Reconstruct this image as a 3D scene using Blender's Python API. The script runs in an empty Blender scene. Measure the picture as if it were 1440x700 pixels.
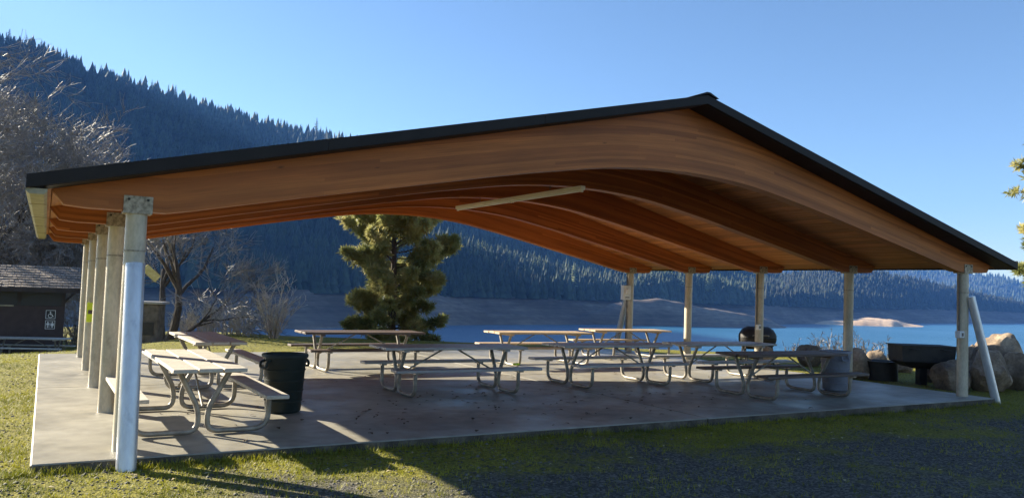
import bpy, bmesh, math, random
import numpy as np
from mathutils import Vector, Matrix, noise
random.seed(7); rng = np.random.default_rng(7)
SC = bpy.context.scene
COL = SC.collection
R_ = math.radians

# ------------------------------------------------------------------ camera
EYE, FPX = 1.68, 1115.4
YAW, PITCH, ROLL = .5302, .0514, .0357
CO = np.array([0, 0, EYE])
def cam_axes():
    F = np.array([math.sin(YAW)*math.cos(PITCH), math.cos(YAW)*math.cos(PITCH), math.sin(PITCH)])
    Rr = np.array([math.cos(YAW), -math.sin(YAW), 0.]); D = -np.cross(Rr, F)
    cr, sr = math.cos(ROLL), math.sin(ROLL)
    return cr*Rr - sr*D, sr*Rr + cr*D, F
AX, AY, AZ = cam_axes()
cd = bpy.data.cameras.new('camera'); cam = bpy.data.objects.new('camera', cd); COL.objects.link(cam)
cd.sensor_fit = 'HORIZONTAL'; cd.sensor_width = 36; cd.lens = FPX/1440*36
cd.clip_start = .1; cd.clip_end = 20000
m = Matrix.Identity(4)
for i in range(3):
    m[i][0] = AX[i]; m[i][1] = -AY[i]; m[i][2] = -AZ[i]; m[i][3] = CO[i]
cam.matrix_world = m
SC.camera = cam
def at(px, py, depth):                       # photo pixel + depth along the view axis -> world
    return Vector(CO + depth*(AX*(px-720)/FPX + AY*(py-350)/FPX + AZ))
def on_ground(px, py, z):
    r = AX*(px-720)/FPX + AY*(py-350)/FPX + AZ
    return Vector(CO + (z-EYE)/r[2]*r)

# ------------------------------------------------------------------ light
SUN = Vector((-1.375, 2.0, 1.0)).normalized()
W = bpy.data.worlds.new('World'); SC.world = W; W.use_nodes = True
nt = W.node_tree; nt.nodes.clear()
sky = nt.nodes.new('ShaderNodeTexSky'); sky.sky_type = 'NISHITA'; sky.sun_disc = False
sky.sun_elevation = math.asin(SUN.z); sky.sun_rotation = math.atan2(SUN.x, SUN.y)
sky.altitude = 400; sky.air_density = 1.0; sky.dust_density = .12; sky.ozone_density = 3.0
bg = nt.nodes.new('ShaderNodeBackground'); bg.inputs[1].default_value = .05
wo = nt.nodes.new('ShaderNodeOutputWorld')
nt.links.new(sky.outputs[0], bg.inputs[0]); nt.links.new(bg.outputs[0], wo.inputs[0])
sl = bpy.data.lights.new('sun', 'SUN'); sl.energy = 5.0; sl.angle = R_(.53); sl.color = (1, .90, .71)
so = bpy.data.objects.new('sun', sl); COL.objects.link(so)
so.rotation_euler = SUN.to_track_quat('Z', 'Y').to_euler(); so.location = (-30, 30, 40)
SC.view_settings.view_transform = 'Standard'; SC.view_settings.look = 'None'
SC.view_settings.gamma = 1; SC.view_settings.exposure = 1.88
SC.render.engine = 'CYCLES'
SC.cycles.use_denoising = True
SC.cycles.max_bounces = 8; SC.cycles.diffuse_bounces = 4; SC.cycles.volume_bounces = 1
SC.cycles.transparent_max_bounces = 8; SC.cycles.sample_clamp_indirect = 6
SC.cycles.caustics_reflective = False; SC.cycles.caustics_refractive = False

# ------------------------------------------------------------------ materials
def mat(name, c1, c2=None, rough=.7, scale=6, stretch=(1, 1, 1), bump=0, bscale=None, metal=0, coord='Object',
        c3=None, fine=0, rand=0, detail=6, spec=.5, lo=.35, hi=.65, coat=0):
    M = bpy.data.materials.new(name); M.use_nodes = True
    t = M.node_tree; N = t.nodes; L = t.links
    b = N['Principled BSDF']; b.inputs['Roughness'].default_value = rough; b.inputs['Metallic'].default_value = metal
    b.inputs['Specular IOR Level'].default_value = spec
    if coat: b.inputs['Coat Weight'].default_value = coat; b.inputs['Coat Roughness'].default_value = .35
    tc = N.new('ShaderNodeTexCoord'); mp = N.new('ShaderNodeMapping'); mp.inputs['Scale'].default_value = stretch
    L.new(tc.outputs[coord], mp.inputs[0])
    vec = mp.outputs[0]
    oi = N.new('ShaderNodeObjectInfo')
    if rand:
        va = N.new('ShaderNodeVectorMath'); va.operation = 'SCALE'; va.inputs[0].default_value = (37, 71, 53)
        L.new(oi.outputs['Random'], va.inputs['Scale'])
        vb = N.new('ShaderNodeVectorMath'); L.new(vec, vb.inputs[0]); L.new(va.outputs[0], vb.inputs[1]); vec = vb.outputs[0]
    nz = N.new('ShaderNodeTexNoise'); nz.inputs['Scale'].default_value = scale; nz.inputs['Detail'].default_value = detail
    L.new(vec, nz.inputs['Vector'])
    cr = N.new('ShaderNodeValToRGB'); e = cr.color_ramp.elements
    e[0].position = lo; e[1].position = hi
    e[0].color = (*c1, 1); e[1].color = (*(c2 or c1), 1)
    if c3: x = e.new((lo+hi)/2); x.color = (*c3, 1)
    L.new(nz.outputs[0], cr.inputs[0]); col = cr.outputs[0]
    if fine:
        n2 = N.new('ShaderNodeTexNoise'); n2.inputs['Scale'].default_value = scale*9; n2.inputs['Detail'].default_value = 4
        L.new(vec, n2.inputs['Vector'])
        mr = N.new('ShaderNodeMapRange'); mr.inputs[1].default_value = .3; mr.inputs[2].default_value = .7
        mr.inputs[3].default_value = 1-fine; mr.inputs[4].default_value = 1+fine*.6
        L.new(n2.outputs[0], mr.inputs[0])
        mx = N.new('ShaderNodeVectorMath'); mx.operation = 'SCALE'; L.new(col, mx.inputs[0]); L.new(mr.outputs[0], mx.inputs['Scale']); col = mx.outputs[0]
    if rand:
        mr = N.new('ShaderNodeMapRange'); mr.inputs[3].default_value = 1-rand; mr.inputs[4].default_value = 1+rand
        L.new(oi.outputs['Random'], mr.inputs[0])
        mx = N.new('ShaderNodeVectorMath'); mx.operation = 'SCALE'; L.new(col, mx.inputs[0]); L.new(mr.outputs[0], mx.inputs['Scale']); col = mx.outputs[0]
    L.new(col, b.inputs['Base Color'])
    if bump:
        n3 = N.new('ShaderNodeTexNoise'); n3.inputs['Scale'].default_value = bscale or scale*4; n3.inputs['Detail'].default_value = 5
        L.new(vec, n3.inputs['Vector'])
        bp = N.new('ShaderNodeBump'); bp.inputs['Strength'].default_value = bump; bp.inputs['Distance'].default_value = .02
        L.new(n3.outputs[0], bp.inputs['Height']); L.new(bp.outputs[0], b.inputs['Normal'])
    return M

def glulam():
    M = bpy.data.materials.new('glulam'); M.use_nodes = True
    t = M.node_tree; N = t.nodes; L = t.links; b = N['Principled BSDF']; b.inputs['Roughness'].default_value = .5
    b.inputs['Specular IOR Level'].default_value = .3
    uv = N.new('ShaderNodeUVMap'); uv.uv_map = 'uv'
    sp = N.new('ShaderNodeSeparateXYZ'); L.new(uv.outputs[0], sp.inputs[0])
    oi = N.new('ShaderNodeObjectInfo')
    def math_(op, a, bb=None, v=None):
        n = N.new('ShaderNodeMath'); n.operation = op; L.new(a, n.inputs[0])
        if bb is not None: L.new(bb, n.inputs[1])
        elif v is not None: n.inputs[1].default_value = v
        return n.outputs[0]
    lam = math_('FLOOR', math_('DIVIDE', sp.outputs[1], v=.038))
    wn = N.new('ShaderNodeTexWhiteNoise'); wn.noise_dimensions = '2D'
    cb = N.new('ShaderNodeCombineXYZ'); L.new(lam, cb.inputs[0]); L.new(math_('MULTIPLY', oi.outputs['Random'], v=50), cb.inputs[1]); L.new(cb.outputs[0], wn.inputs['Vector'])
    # staggered board lengths in each lamination
    seg = math_('FLOOR', math_('ADD', math_('DIVIDE', sp.outputs[0], v=6.5), math_('MULTIPLY', wn.outputs[0], v=7)))
    wn2 = N.new('ShaderNodeTexWhiteNoise'); wn2.noise_dimensions = '3D'
    c2 = N.new('ShaderNodeCombineXYZ'); L.new(lam, c2.inputs[0]); L.new(seg, c2.inputs[1]); L.new(oi.outputs['Random'], c2.inputs[2]); L.new(c2.outputs[0], wn2.inputs['Vector'])
    cr = N.new('ShaderNodeValToRGB'); e = cr.color_ramp.elements
    e[0].color = (.29, .085, .018, 1); e[1].color = (.51, .170, .040, 1); x = e.new(.5); x.color = (.40, .124, .027, 1)
    L.new(wn2.outputs[0], cr.inputs[0])
    mp = N.new('ShaderNodeMapping'); mp.inputs['Scale'].default_value = (1.1, 34, 1); L.new(uv.outputs[0], mp.inputs[0])
    nz = N.new('ShaderNodeTexNoise'); nz.inputs['Scale'].default_value = 2.2; nz.inputs['Detail'].default_value = 7; L.new(mp.outputs[0], nz.inputs['Vector'])
    mr = N.new('ShaderNodeMapRange'); mr.inputs[1].default_value = .25; mr.inputs[2].default_value = .75; mr.inputs[3].default_value = .80; mr.inputs[4].default_value = 1.16
    L.new(nz.outputs[0], mr.inputs[0])
    # broad weather staining
    n2 = N.new('ShaderNodeTexNoise'); n2.inputs['Scale'].default_value = 1.3; n2.inputs['Detail'].default_value = 4
    mp2 = N.new('ShaderNodeMapping'); mp2.inputs['Scale'].default_value = (.35, 2.4, 1); L.new(uv.outputs[0], mp2.inputs[0]); L.new(mp2.outputs[0], n2.inputs['Vector'])
    m2 = N.new('ShaderNodeMapRange'); m2.inputs[1].default_value = .3; m2.inputs[2].default_value = .7; m2.inputs[3].default_value = .72; m2.inputs[4].default_value = 1.2
    L.new(n2.outputs[0], m2.inputs[0])
    # knots
    vo = N.new('ShaderNodeTexVoronoi'); vo.inputs['Scale'].default_value = 1.6
    mp3 = N.new('ShaderNodeMapping'); mp3.inputs['Scale'].default_value = (.55, 2.0, 1); L.new(uv.outputs[0], mp3.inputs[0]); L.new(mp3.outputs[0], vo.inputs['Vector'])
    kn = N.new('ShaderNodeMapRange'); kn.inputs[1].default_value = .02; kn.inputs[2].default_value = .05; kn.inputs[3].default_value = .35; kn.inputs[4].default_value = 1
    L.new(vo.outputs['Distance'], kn.inputs[0])
    k = math_('MULTIPLY', math_('MULTIPLY', mr.outputs[0], m2.outputs[0]), kn.outputs[0])
    mx = N.new('ShaderNodeVectorMath'); mx.operation = 'SCALE'; L.new(cr.outputs[0], mx.inputs[0]); L.new(k, mx.inputs['Scale'])
    L.new(mx.outputs[0], b.inputs['Base Color'])
    bp = N.new('ShaderNodeBump'); bp.inputs['Strength'].default_value = .25; bp.inputs['Distance'].default_value = .004; L.new(nz.outputs[0], bp.inputs['Height']); L.new(bp.outputs[0], b.inputs['Normal'])
    return M

MT = {}
MT['glulam'] = glulam()
MT['deck'] = mat('deck_wood', (.40, .145, .044), (.58, .25, .09), .6, 2.5, (9, .5, 9), .2, 14, rand=.28, fine=.2, spec=.3)
MT['darkmetal'] = mat('dark_brown_metal', (.012, .0095, .009), (.018, .0145, .0135), .6, 3, fine=.1, spec=.25)
MT['gutter'] = mat('gutter_paint', (.27, .25, .165), (.38, .345, .24), .5, 5, fine=.15)
MT['post'] = mat('cream_post_paint', (.42, .365, .265), (.58, .51, .385), .38, 2.2, (2, 2, .7), .06, 20, fine=.14, rand=.05, coat=.25)
MT['brace'] = mat('white_brace_paint', (.46, .48, .52), (.62, .64, .68), .26, 2.0, (2, 2, .6), .03, 20, fine=.08, coat=.3, metal=.35)
MT['galv'] = mat('galvanised_steel', (.20, .17, .125), (.42, .37, .29), .5, 30, metal=.25, detail=3)
MT['bolt'] = mat('dark_bolt', (.03, .028, .025), (.05, .045, .04), .5, 10, metal=.5)
MT['concrete'] = mat('concrete', (.215, .20, .163), (.335, .312, .252), .58, .55, bump=.10, bscale=60, fine=.22, c3=(.275, .257, .207), spec=.55, rand=.04, detail=10)
MT['slab_side'] = mat('dark_side_concrete', (.045, .036, .026), (.13, .11, .085), .85, 3.5, fine=.3, bump=.3, bscale=40)  # darker brown concrete for the upright faces of the slab panels
def vary_rough(M, a, b_, sc):
    t = M.node_tree; n = t.nodes.new('ShaderNodeTexNoise'); n.inputs['Scale'].default_value = sc; n.inputs['Detail'].default_value = 5
    g = t.nodes.new('ShaderNodeNewGeometry'); t.links.new(g.outputs['Position'], n.inputs['Vector'])
    r = t.nodes.new('ShaderNodeMapRange'); r.inputs[1].default_value = .35; r.inputs[2].default_value = .65; r.inputs[3].default_value = a; r.inputs[4].default_value = b_
    t.links.new(n.outputs[0], r.inputs[0]); t.links.new(r.outputs[0], t.nodes['Principled BSDF'].inputs['Roughness'])
vary_rough(MT['concrete'], .38, .62, .8)
def stains(M, sc, lo, hi, k, mpv=(.7, 1.3, 1)):
    t = M.node_tree; b = t.nodes['Principled BSDF']; src = b.inputs['Base Color'].links[0].from_socket
    g = t.nodes.new('ShaderNodeNewGeometry'); mp = t.nodes.new('ShaderNodeMapping'); mp.inputs['Scale'].default_value = mpv; t.links.new(g.outputs['Position'], mp.inputs[0])
    n = t.nodes.new('ShaderNodeTexNoise'); n.inputs['Scale'].default_value = sc; n.inputs['Detail'].default_value = 9; n.inputs['Roughness'].default_value = .7; t.links.new(mp.outputs[0], n.inputs['Vector'])
    r = t.nodes.new('ShaderNodeMapRange'); r.inputs[1].default_value = lo; r.inputs[2].default_value = hi; r.inputs[3].default_value = 1; r.inputs[4].default_value = k; t.links.new(n.outputs[0], r.inputs[0])
    m_ = t.nodes.new('ShaderNodeVectorMath'); m_.operation = 'SCALE'; t.links.new(src, m_.inputs[0]); t.links.new(r.outputs[0], m_.inputs['Scale']); t.links.new(m_.outputs[0], b.inputs['Base Color'])
stains(MT['concrete'], .55, .54, .76, .6)
stains(MT['concrete'], 3.2, .60, .72, .72)
MT['wood_pale'] = mat('pale_weathered_wood', (.40, .37, .32), (.58, .54, .47), .7, 3, (9, 1, 9), .3, 12, fine=.3, rand=.1)
MT['wood_grey'] = mat('grey_weathered_wood', (.29, .28, .275), (.42, .405, .395), .42, 3, (1, 9, 9), .2, 12, fine=.25, rand=.1)
MT['wood_brown'] = mat('brown_stained_wood', (.075, .052, .042), (.14, .098, .078), .55, 3, (1, 9, 9), .3, 12, fine=.3, rand=.12)
MT['wood_tan'] = mat('tan_wood', (.45, .33, .20), (.60, .46, .31), .6, 3, (1, 9, 9), .3, 12, fine=.25, rand=.1)
MT['pipe'] = mat('grey_pipe', (.20, .175, .14), (.34, .305, .25), .45, 9, metal=.25, fine=.12, rand=.08)
MT['can_black'] = mat('black_green_plastic', (.008, .013, .011), (.014, .021, .018), .55, 4, fine=.1, bump=.05, spec=.3)
MT['can_grey'] = mat('blue_grey_plastic', (.15, .16, .20), (.20, .215, .26), .5, 4, fine=.1)
MT['iron'] = mat('sooty_iron', (.010, .009, .009), (.028, .022, .019), .6, 8, bump=.2, fine=.2)
MT['lidgrey'] = mat('lid_grey', (.10, .10, .10), (.16, .155, .15), .5, 8, fine=.15)
MT['stone'] = mat('boulder_stone', (.13, .095, .068), (.36, .275, .19), .9, 2.2, bump=.6, bscale=11, fine=.3, rand=.2, c3=(.23, .17, .118))
MT['ped'] = mat('pedestal_stone', (.07, .06, .052), (.16, .138, .12), .9, 6, bump=.5, bscale=20, fine=.2)
MT['bark'] = mat('dark_bark', (.045, .035, .030), (.10, .082, .07), .95, 6, (3, 3, .6), .6, 22, fine=.3)
MT['twig'] = mat('grey_twig', (.14, .125, .12), (.32, .29, .275), .58, 3, fine=.2)
MT['twigpale'] = mat('pale_twig', (.36, .31, .25), (.52, .46, .385), .7, 3, fine=.2)
MT['needle'] = mat('pine_needle', (.16, .185, .06), (.50, .45, .20), .4, 1.1, rand=.1, c3=(.32, .32, .12))
def translucent(M, f):
    t = M.node_tree; b = t.nodes['Principled BSDF']; o = t.nodes['Material Output']
    tr = t.nodes.new('ShaderNodeBsdfTranslucent'); mx = t.nodes.new('ShaderNodeMixShader'); mx.inputs[0].default_value = f
    t.links.new(b.inputs['Base Color'].links[0].from_socket, tr.inputs[0]); t.links.new(b.outputs[0], mx.inputs[1]); t.links.new(tr.outputs[0], mx.inputs[2]); t.links.new(mx.outputs[0], o.inputs['Surface'])
translucent(MT['needle'], .45)
MT['drygrass'] = mat('dry_grass', (.30, .24, .13), (.46, .39, .22), .8, 2)
MT['wallbrown'] = mat('restroom_brown', (.058, .038, .034), (.078, .052, .046), .85, 4, fine=.12)
MT['trimbrown'] = mat('restroom_trim', (.035, .025, .022), (.05, .036, .032), .8, 4, fine=.12)
MT['shingle'] = mat('wood_shingle', (.15, .115, .092), (.33, .265, .22), .85, 5, (9, 1, 1), .4, 20, fine=.3, rand=.18)
MT['white'] = mat('white_paint', (.75, .75, .74), (.82, .82, .81), .5, 5)
MT['black'] = mat('black_paint', (.012, .012, .013), (.016, .016, .017), .5, 5)
MT['signyellow'] = mat('yellow_green_tag', (.62, .75, .02), (.72, .85, .04), .6, 6)
MT['boardyellow'] = mat('yellow_board', (.52, .42, .13), (.66, .56, .26), .7, 12, fine=.3)
MT['meter'] = mat('meter_grey', (.62, .63, .63), (.72, .73, .73), .45, 6)
MT['conduit'] = mat('dark_conduit', (.09, .085, .08), (.14, .13, .12), .5, 6)
MT['plasticwhite'] = mat('fixture_white', (.80, .77, .73), (.86, .84, .80), .5, 6)
MT['leaf'] = mat('dead_leaf', (.035, .022, .014), (.09, .06, .035), .8, 30)
MT['pebble'] = mat('pebble', (.045, .042, .036), (.20, .187, .165), .8, 9, c3=(.09, .084, .073))
MT['grass'] = mat('grass_blade', (.10, .12, .008), (.38, .355, .03), .6, 1.1, c3=(.25, .25, .018))
translucent(MT['grass'], .35)
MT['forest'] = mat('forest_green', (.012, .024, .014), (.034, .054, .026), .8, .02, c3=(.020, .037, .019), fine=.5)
MT['forest_shade'] = mat('shaded_forest_green', (.006, .012, .009), (.016, .026, .016), .85, .02)  # darker copy of the forest green, shade on the point put into the colour
MT['conifer'] = mat('lit_conifer', (.12, .15, .075), (.24, .27, .14), .8, .15, rand=.2)  # brighter tree green, sunlight on the spur worked into the colour
MT['hill'] = mat('hill_soil', (.016, .024, .014), (.034, .042, .024), .9, .012, fine=.3)
MT['bank'] = mat('lake_bank', (.085, .060, .044), (.21, .160, .115), .9, .012, c3=(.135, .10, .074), fine=.3, stretch=(1, 1, 4), lo=.3, hi=.7)
MT['spit'] = mat('sand_spit', (.46, .31, .19), (.62, .45, .30), .9, .02, fine=.2)

stains(MT['post'], 5, .54, .74, .55, (1, 1, .6)); stains(MT['brace'], 6, .58, .76, .6, (1, 1, .5))
stains(MT['bank'], 1, .42, .62, .62, (.006, .006, .42)); stains(MT['bank'], .05, .5, .7, 1.5, (1, 1, 2))
stains(MT['wood_grey'], 4, .56, .72, .7); stains(MT['wood_pale'], 5, .58, .74, .7)

def ground_mat():
    M = bpy.data.materials.new('gravel_and_moss'); M.use_nodes = True
    t = M.node_tree; N = t.nodes; L = t.links; b = N['Principled BSDF']; b.inputs['Roughness'].default_value = .9; b.inputs['Specular IOR Level'].default_value = .25
    g = N.new('ShaderNodeNewGeometry')
    def nz(s, d=6):
        n = N.new('ShaderNodeTexNoise'); n.inputs['Scale'].default_value = s; n.inputs['Detail'].default_value = d; L.new(g.outputs['Position'], n.inputs['Vector']); return n.outputs[0]
    def ramp(src, cs):
        r = N.new('ShaderNodeValToRGB'); e = r.color_ramp.elements
        e[0].position, e[0].color = cs[0][0], (*cs[0][1], 1); e[1].position, e[1].color = cs[-1][0], (*cs[-1][1], 1)
        for p, c in cs[1:-1]: x = e.new(p); x.color = (*c, 1)
        L.new(src, r.inputs[0]); return r.outputs[0]
    vo = N.new('ShaderNodeTexVoronoi'); vo.inputs['Scale'].default_value = 42; L.new(g.outputs['Position'], vo.inputs['Vector'])
    sp = N.new('ShaderNodeSeparateColor'); L.new(vo.outputs['Color'], sp.inputs[0])
    gravel = ramp(sp.outputs[0], [(0, (.038, .037, .031)), (.55, (.085, .081, .066)), (1, (.19, .178, .15))])
    moss = ramp(nz(28, 4), [(.3, (.055, .062, .010)), (.5, (.18, .170, .020)), (.72, (.31, .265, .045))])
    big = N.new('ShaderNodeTexNoise'); big.inputs['Scale'].default_value = .42; big.inputs['Detail'].default_value = 9; big.inputs['Roughness'].default_value = .68; L.new(g.outputs['Position'], big.inputs['Vector'])
    # moss gathers along the slab's edge (X 0..15, Y 8.2) and on the lawn to the left
    px = N.new('ShaderNodeSeparateXYZ'); L.new(g.outputs['Position'], px.inputs[0])
    e1 = N.new('ShaderNodeMapRange'); e1.inputs[1].default_value = 6.0; e1.inputs[2].default_value = 8.3; e1.inputs[3].default_value = -.06; e1.inputs[4].default_value = .2; L.new(px.outputs[1], e1.inputs[0])
    e2 = N.new('ShaderNodeMapRange'); e2.inputs[1].default_value = 1.6; e2.inputs[2].default_value = -.5; e2.inputs[3].default_value = 0; e2.inputs[4].default_value = .10; L.new(px.outputs[0], e2.inputs[0])
    a1 = N.new('ShaderNodeMath'); L.new(big.outputs[0], a1.inputs[0]); L.new(e1.outputs[0], a1.inputs[1])
    a2 = N.new('ShaderNodeMath'); L.new(a1.outputs[0], a2.inputs[0]); L.new(e2.outputs[0], a2.inputs[1])
    f = N.new('ShaderNodeMapRange'); f.inputs[1].default_value = .47; f.inputs[2].default_value = .60; L.new(a2.outputs[0], f.inputs[0])
    mx = N.new('ShaderNodeMix'); mx.data_type = 'RGBA'; L.new(f.outputs[0], mx.inputs[0]); L.new(gravel, mx.inputs[6]); L.new(moss, mx.inputs[7])
    # bare soil of the bank below the lawn
    zz = N.new('ShaderNodeMapRange'); zz.inputs[1].default_value = -1.8; zz.inputs[2].default_value = -3.5; L.new(px.outputs[2], zz.inputs[0])
    m2 = N.new('ShaderNodeMix'); m2.data_type = 'RGBA'; L.new(zz.outputs[0], m2.inputs[0]); L.new(mx.outputs[2], m2.inputs[6]); m2.inputs[7].default_value = (.23, .185, .14, 1)
    L.new(m2.outputs[2], b.inputs['Base Color'])
    bp = N.new('ShaderNodeBump'); bp.inputs['Strength'].default_value = .8; bp.inputs['Distance'].default_value = .02
    h = N.new('ShaderNodeMath'); L.new(vo.outputs['Distance'], h.inputs[0]); L.new(nz(90, 3), h.inputs[1]); L.new(h.outputs[0], bp.inputs['Height']); L.new(bp.outputs[0], b.inputs['Normal'])
    return M
MT['ground'] = ground_mat()
def water_mat():
    M = bpy.data.materials.new('lake_water'); M.use_nodes = True
    t = M.node_tree; N = t.nodes; L = t.links; b = N['Principled BSDF']
    b.inputs['Base Color'].default_value = (.025, .11, .21, 1); b.inputs['Roughness'].default_value = .30; b.inputs['IOR'].default_value = 1.33
    g = N.new('ShaderNodeNewGeometry'); mp = N.new('ShaderNodeMapping'); mp.inputs['Scale'].default_value = (1, 1, 1); mp.inputs['Rotation'].default_value = (0, 0, .5); L.new(g.outputs['Position'], mp.inputs[0])
    n = N.new('ShaderNodeTexNoise'); n.inputs['Scale'].default_value = .55; n.inputs['Detail'].default_value = 6; L.new(mp.outputs[0], n.inputs['Vector'])
    n2 = N.new('ShaderNodeTexNoise'); n2.inputs['Scale'].default_value = .006; n2.inputs['Detail'].default_value = 3; L.new(mp.outputs[0], n2.inputs['Vector'])
    mr = N.new('ShaderNodeMapRange'); mr.inputs[1].default_value = .35; mr.inputs[2].default_value = .65; mr.inputs[3].default_value = .35; mr.inputs[4].default_value = 1.0; L.new(n2.outputs[0], mr.inputs[0])
    bp = N.new('ShaderNodeBump'); bp.inputs['Distance'].default_value = 1.8; L.new(mr.outputs[0], bp.inputs['Strength']); L.new(n.outputs[0], bp.inputs['Height']); L.new(bp.outputs[0], b.inputs['Normal'])
    return M
MT['water'] = water_mat()

# ------------------------------------------------------------------ mesh helpers
class MB:
    def __init__(s): s.v = []; s.f = []
    def box(s, x0, x1, y0, y1, z0, z1, ch=0):
        n = len(s.v)
        if not ch:
            s.v += [(x0,y0,z0),(x1,y0,z0),(x1,y1,z0),(x0,y1,z0),(x0,y0,z1),(x1,y0,z1),(x1,y1,z1),(x0,y1,z1)]
            s.f += [tuple(n+i for i in q) for q in ((0,3,2,1),(4,5,6,7),(0,1,5,4),(1,2,6,5),(2,3,7,6),(3,0,4,7))]
            return s
        b = bmesh.new(); r = bmesh.ops.create_cube(b, size=1)
        for v in b.verts: v.co = Vector(((x0+x1)/2 + v.co.x*(x1-x0), (y0+y1)/2 + v.co.y*(y1-y0), (z0+z1)/2 + v.co.z*(z1-z0)))
        bmesh.ops.bevel(b, geom=list(b.edges), offset=ch, segments=1, affect='EDGES')
        b.verts.index_update()
        s.v += [tuple(v.co) for v in b.verts]; s.f += [tuple(n+v.index for v in f.verts) for f in b.faces]; b.free()
        return s
    def tube(s, pts, r, sides=8, caps=True):
        pts = [Vector(p) for p in pts]; n = len(pts)
        rr = r if isinstance(r, (list, tuple)) else [r]*n
        up = None; base = len(s.v)
        for i, p in enumerate(pts):
            t = (pts[min(i+1, n-1)] - pts[max(i-1, 0)])
            if t.length < 1e-9: t = Vector((0, 0, 1))
            t.normalize()
            if up is None:
                up = t.orthogonal().normalized()
            up = (up - t*up.dot(t))
            if up.length < 1e-6: up = t.orthogonal()
            up.normalize(); w = t.cross(up)
            for k in range(sides):
                a = 2*math.pi*k/sides
                s.v.append(tuple(p + (up*math.cos(a) + w*math.sin(a))*rr[i]))
        for i in range(n-1):
            for k in range(sides):
                a = base+i*sides+k; b = base+i*sides+(k+1) % sides
                s.f.append((a, b, b+sides, a+sides))
        if caps:
            s.f.append(tuple(base+k for k in range(sides))[::-1]); s.f.append(tuple(base+(n-1)*sides+k for k in range(sides)))
        return s
    def lathe(s, prof, sides=24, c=(0, 0, 0)):
        base = len(s.v)
        for r, z in prof:
            for k in range(sides):
                a = 2*math.pi*k/sides; s.v.append((c[0]+r*math.cos(a), c[1]+r*math.sin(a), c[2]+z))
        for i in range(len(prof)-1):
            for k in range(sides):
                a = base+i*sides+k; b = base+i*sides+(k+1) % sides
                s.f.append((a, b, b+sides, a+sides))
        if prof[0][0] > 1e-4: s.f.append(tuple(base+k for k in range(sides))[::-1])
        if prof[-1][0] > 1e-4: s.f.append(tuple(base+(len(prof)-1)*sides+k for k in range(sides)))
        return s
    def prism(s, poly, d0, d1, ax='y'):
        # polygon (a,b) extruded along an axis
        n = len(s.v); k = len(poly)
        for d in (d0, d1):
            for a, b in poly: s.v.append({'y': (a, d, b), 'x': (d, a, b), 'z': (a, b, d)}[ax])
        s.f.append(tuple(range(n, n+k))); s.f.append(tuple(range(n+2*k-1, n+k-1, -1)))
        for i in range(k): j = (i+1) % k; s.f.append((n+i, n+k+i, n+k+j, n+j))
        return s
    def mesh(s, name, material, smooth=False):
        me = bpy.data.meshes.new(name); me.from_pydata(s.v, [], s.f); me.materials.append(material)
        b = bmesh.new(); b.from_mesh(me); bmesh.ops.recalc_face_normals(b, faces=list(b.faces)); b.to_mesh(me); b.free()
        if smooth:
            me.polygons.foreach_set('use_smooth', [True]*len(me.polygons))
            me.set_sharp_from_angle(angle=R_(40))
        return me
    def obj(s, name, material, parent=None, smooth=False, loc=None):
        return link(name, s.mesh(name, material, smooth), parent, loc)
def link(name, me, parent=None, loc=None, rot=None):
    o = bpy.data.objects.new(name, me); COL.objects.link(o); o.parent = parent
    if loc is not None: o.location = loc
    if rot is not None: o.rotation_euler = rot
    return o
def empty(name, loc, rz=0):
    o = bpy.data.objects.new(name, None); COL.objects.link(o); o.location = loc; o.rotation_euler = (0, 0, rz); o.empty_display_size = .2
    return o
def tag(o, label, cat, group=None):
    o['label'] = label; o['category'] = cat
    if group: o['group'] = group
    return o
def kind(o, k, label=None):
    o['kind'] = k
    if label: o['label'] = label
    return o
def copy_tree(o, parent=None):
    c = o.copy(); COL.objects.link(c); c.parent = parent
    for ch in list(o.children): copy_tree(ch, c)
    return c
def raw_mesh(name, V, F, material, smooth=False):
    """V (n,3) numpy, F (m,3|4) numpy"""
    me = bpy.data.meshes.new(name); k = F.shape[1]
    me.vertices.add(len(V)); me.vertices.foreach_set('co', V.astype(np.float32).ravel())
    me.loops.add(F.size); me.loops.foreach_set('vertex_index', F.astype(np.int32).ravel())
    me.polygons.add(len(F)); me.polygons.foreach_set('loop_start', (np.arange(len(F))*k).astype(np.int32))
    me.update(calc_edges=True); me.validate()
    if smooth: me.polygons.foreach_set('use_smooth', [True]*len(F))
    me.materials.append(material); return me
def fillet(pts, r, seg=5):
    pts = [Vector(p) for p in pts]; out = [pts[0]]
    for i in range(1, len(pts)-1):
        a, p, b = pts[i-1], pts[i], pts[i+1]
        d0 = (a-p); d1 = (b-p); q = min(r, d0.length*.48, d1.length*.48)
        s0 = p + d0.normalized()*q; s1 = p + d1.normalized()*q
        for k in range(seg+1):
            t = k/seg; out.append(s0*(1-t)**2 + p*2*t*(1-t) + s1*t*t)
    out.append(pts[-1]); return out

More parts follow.
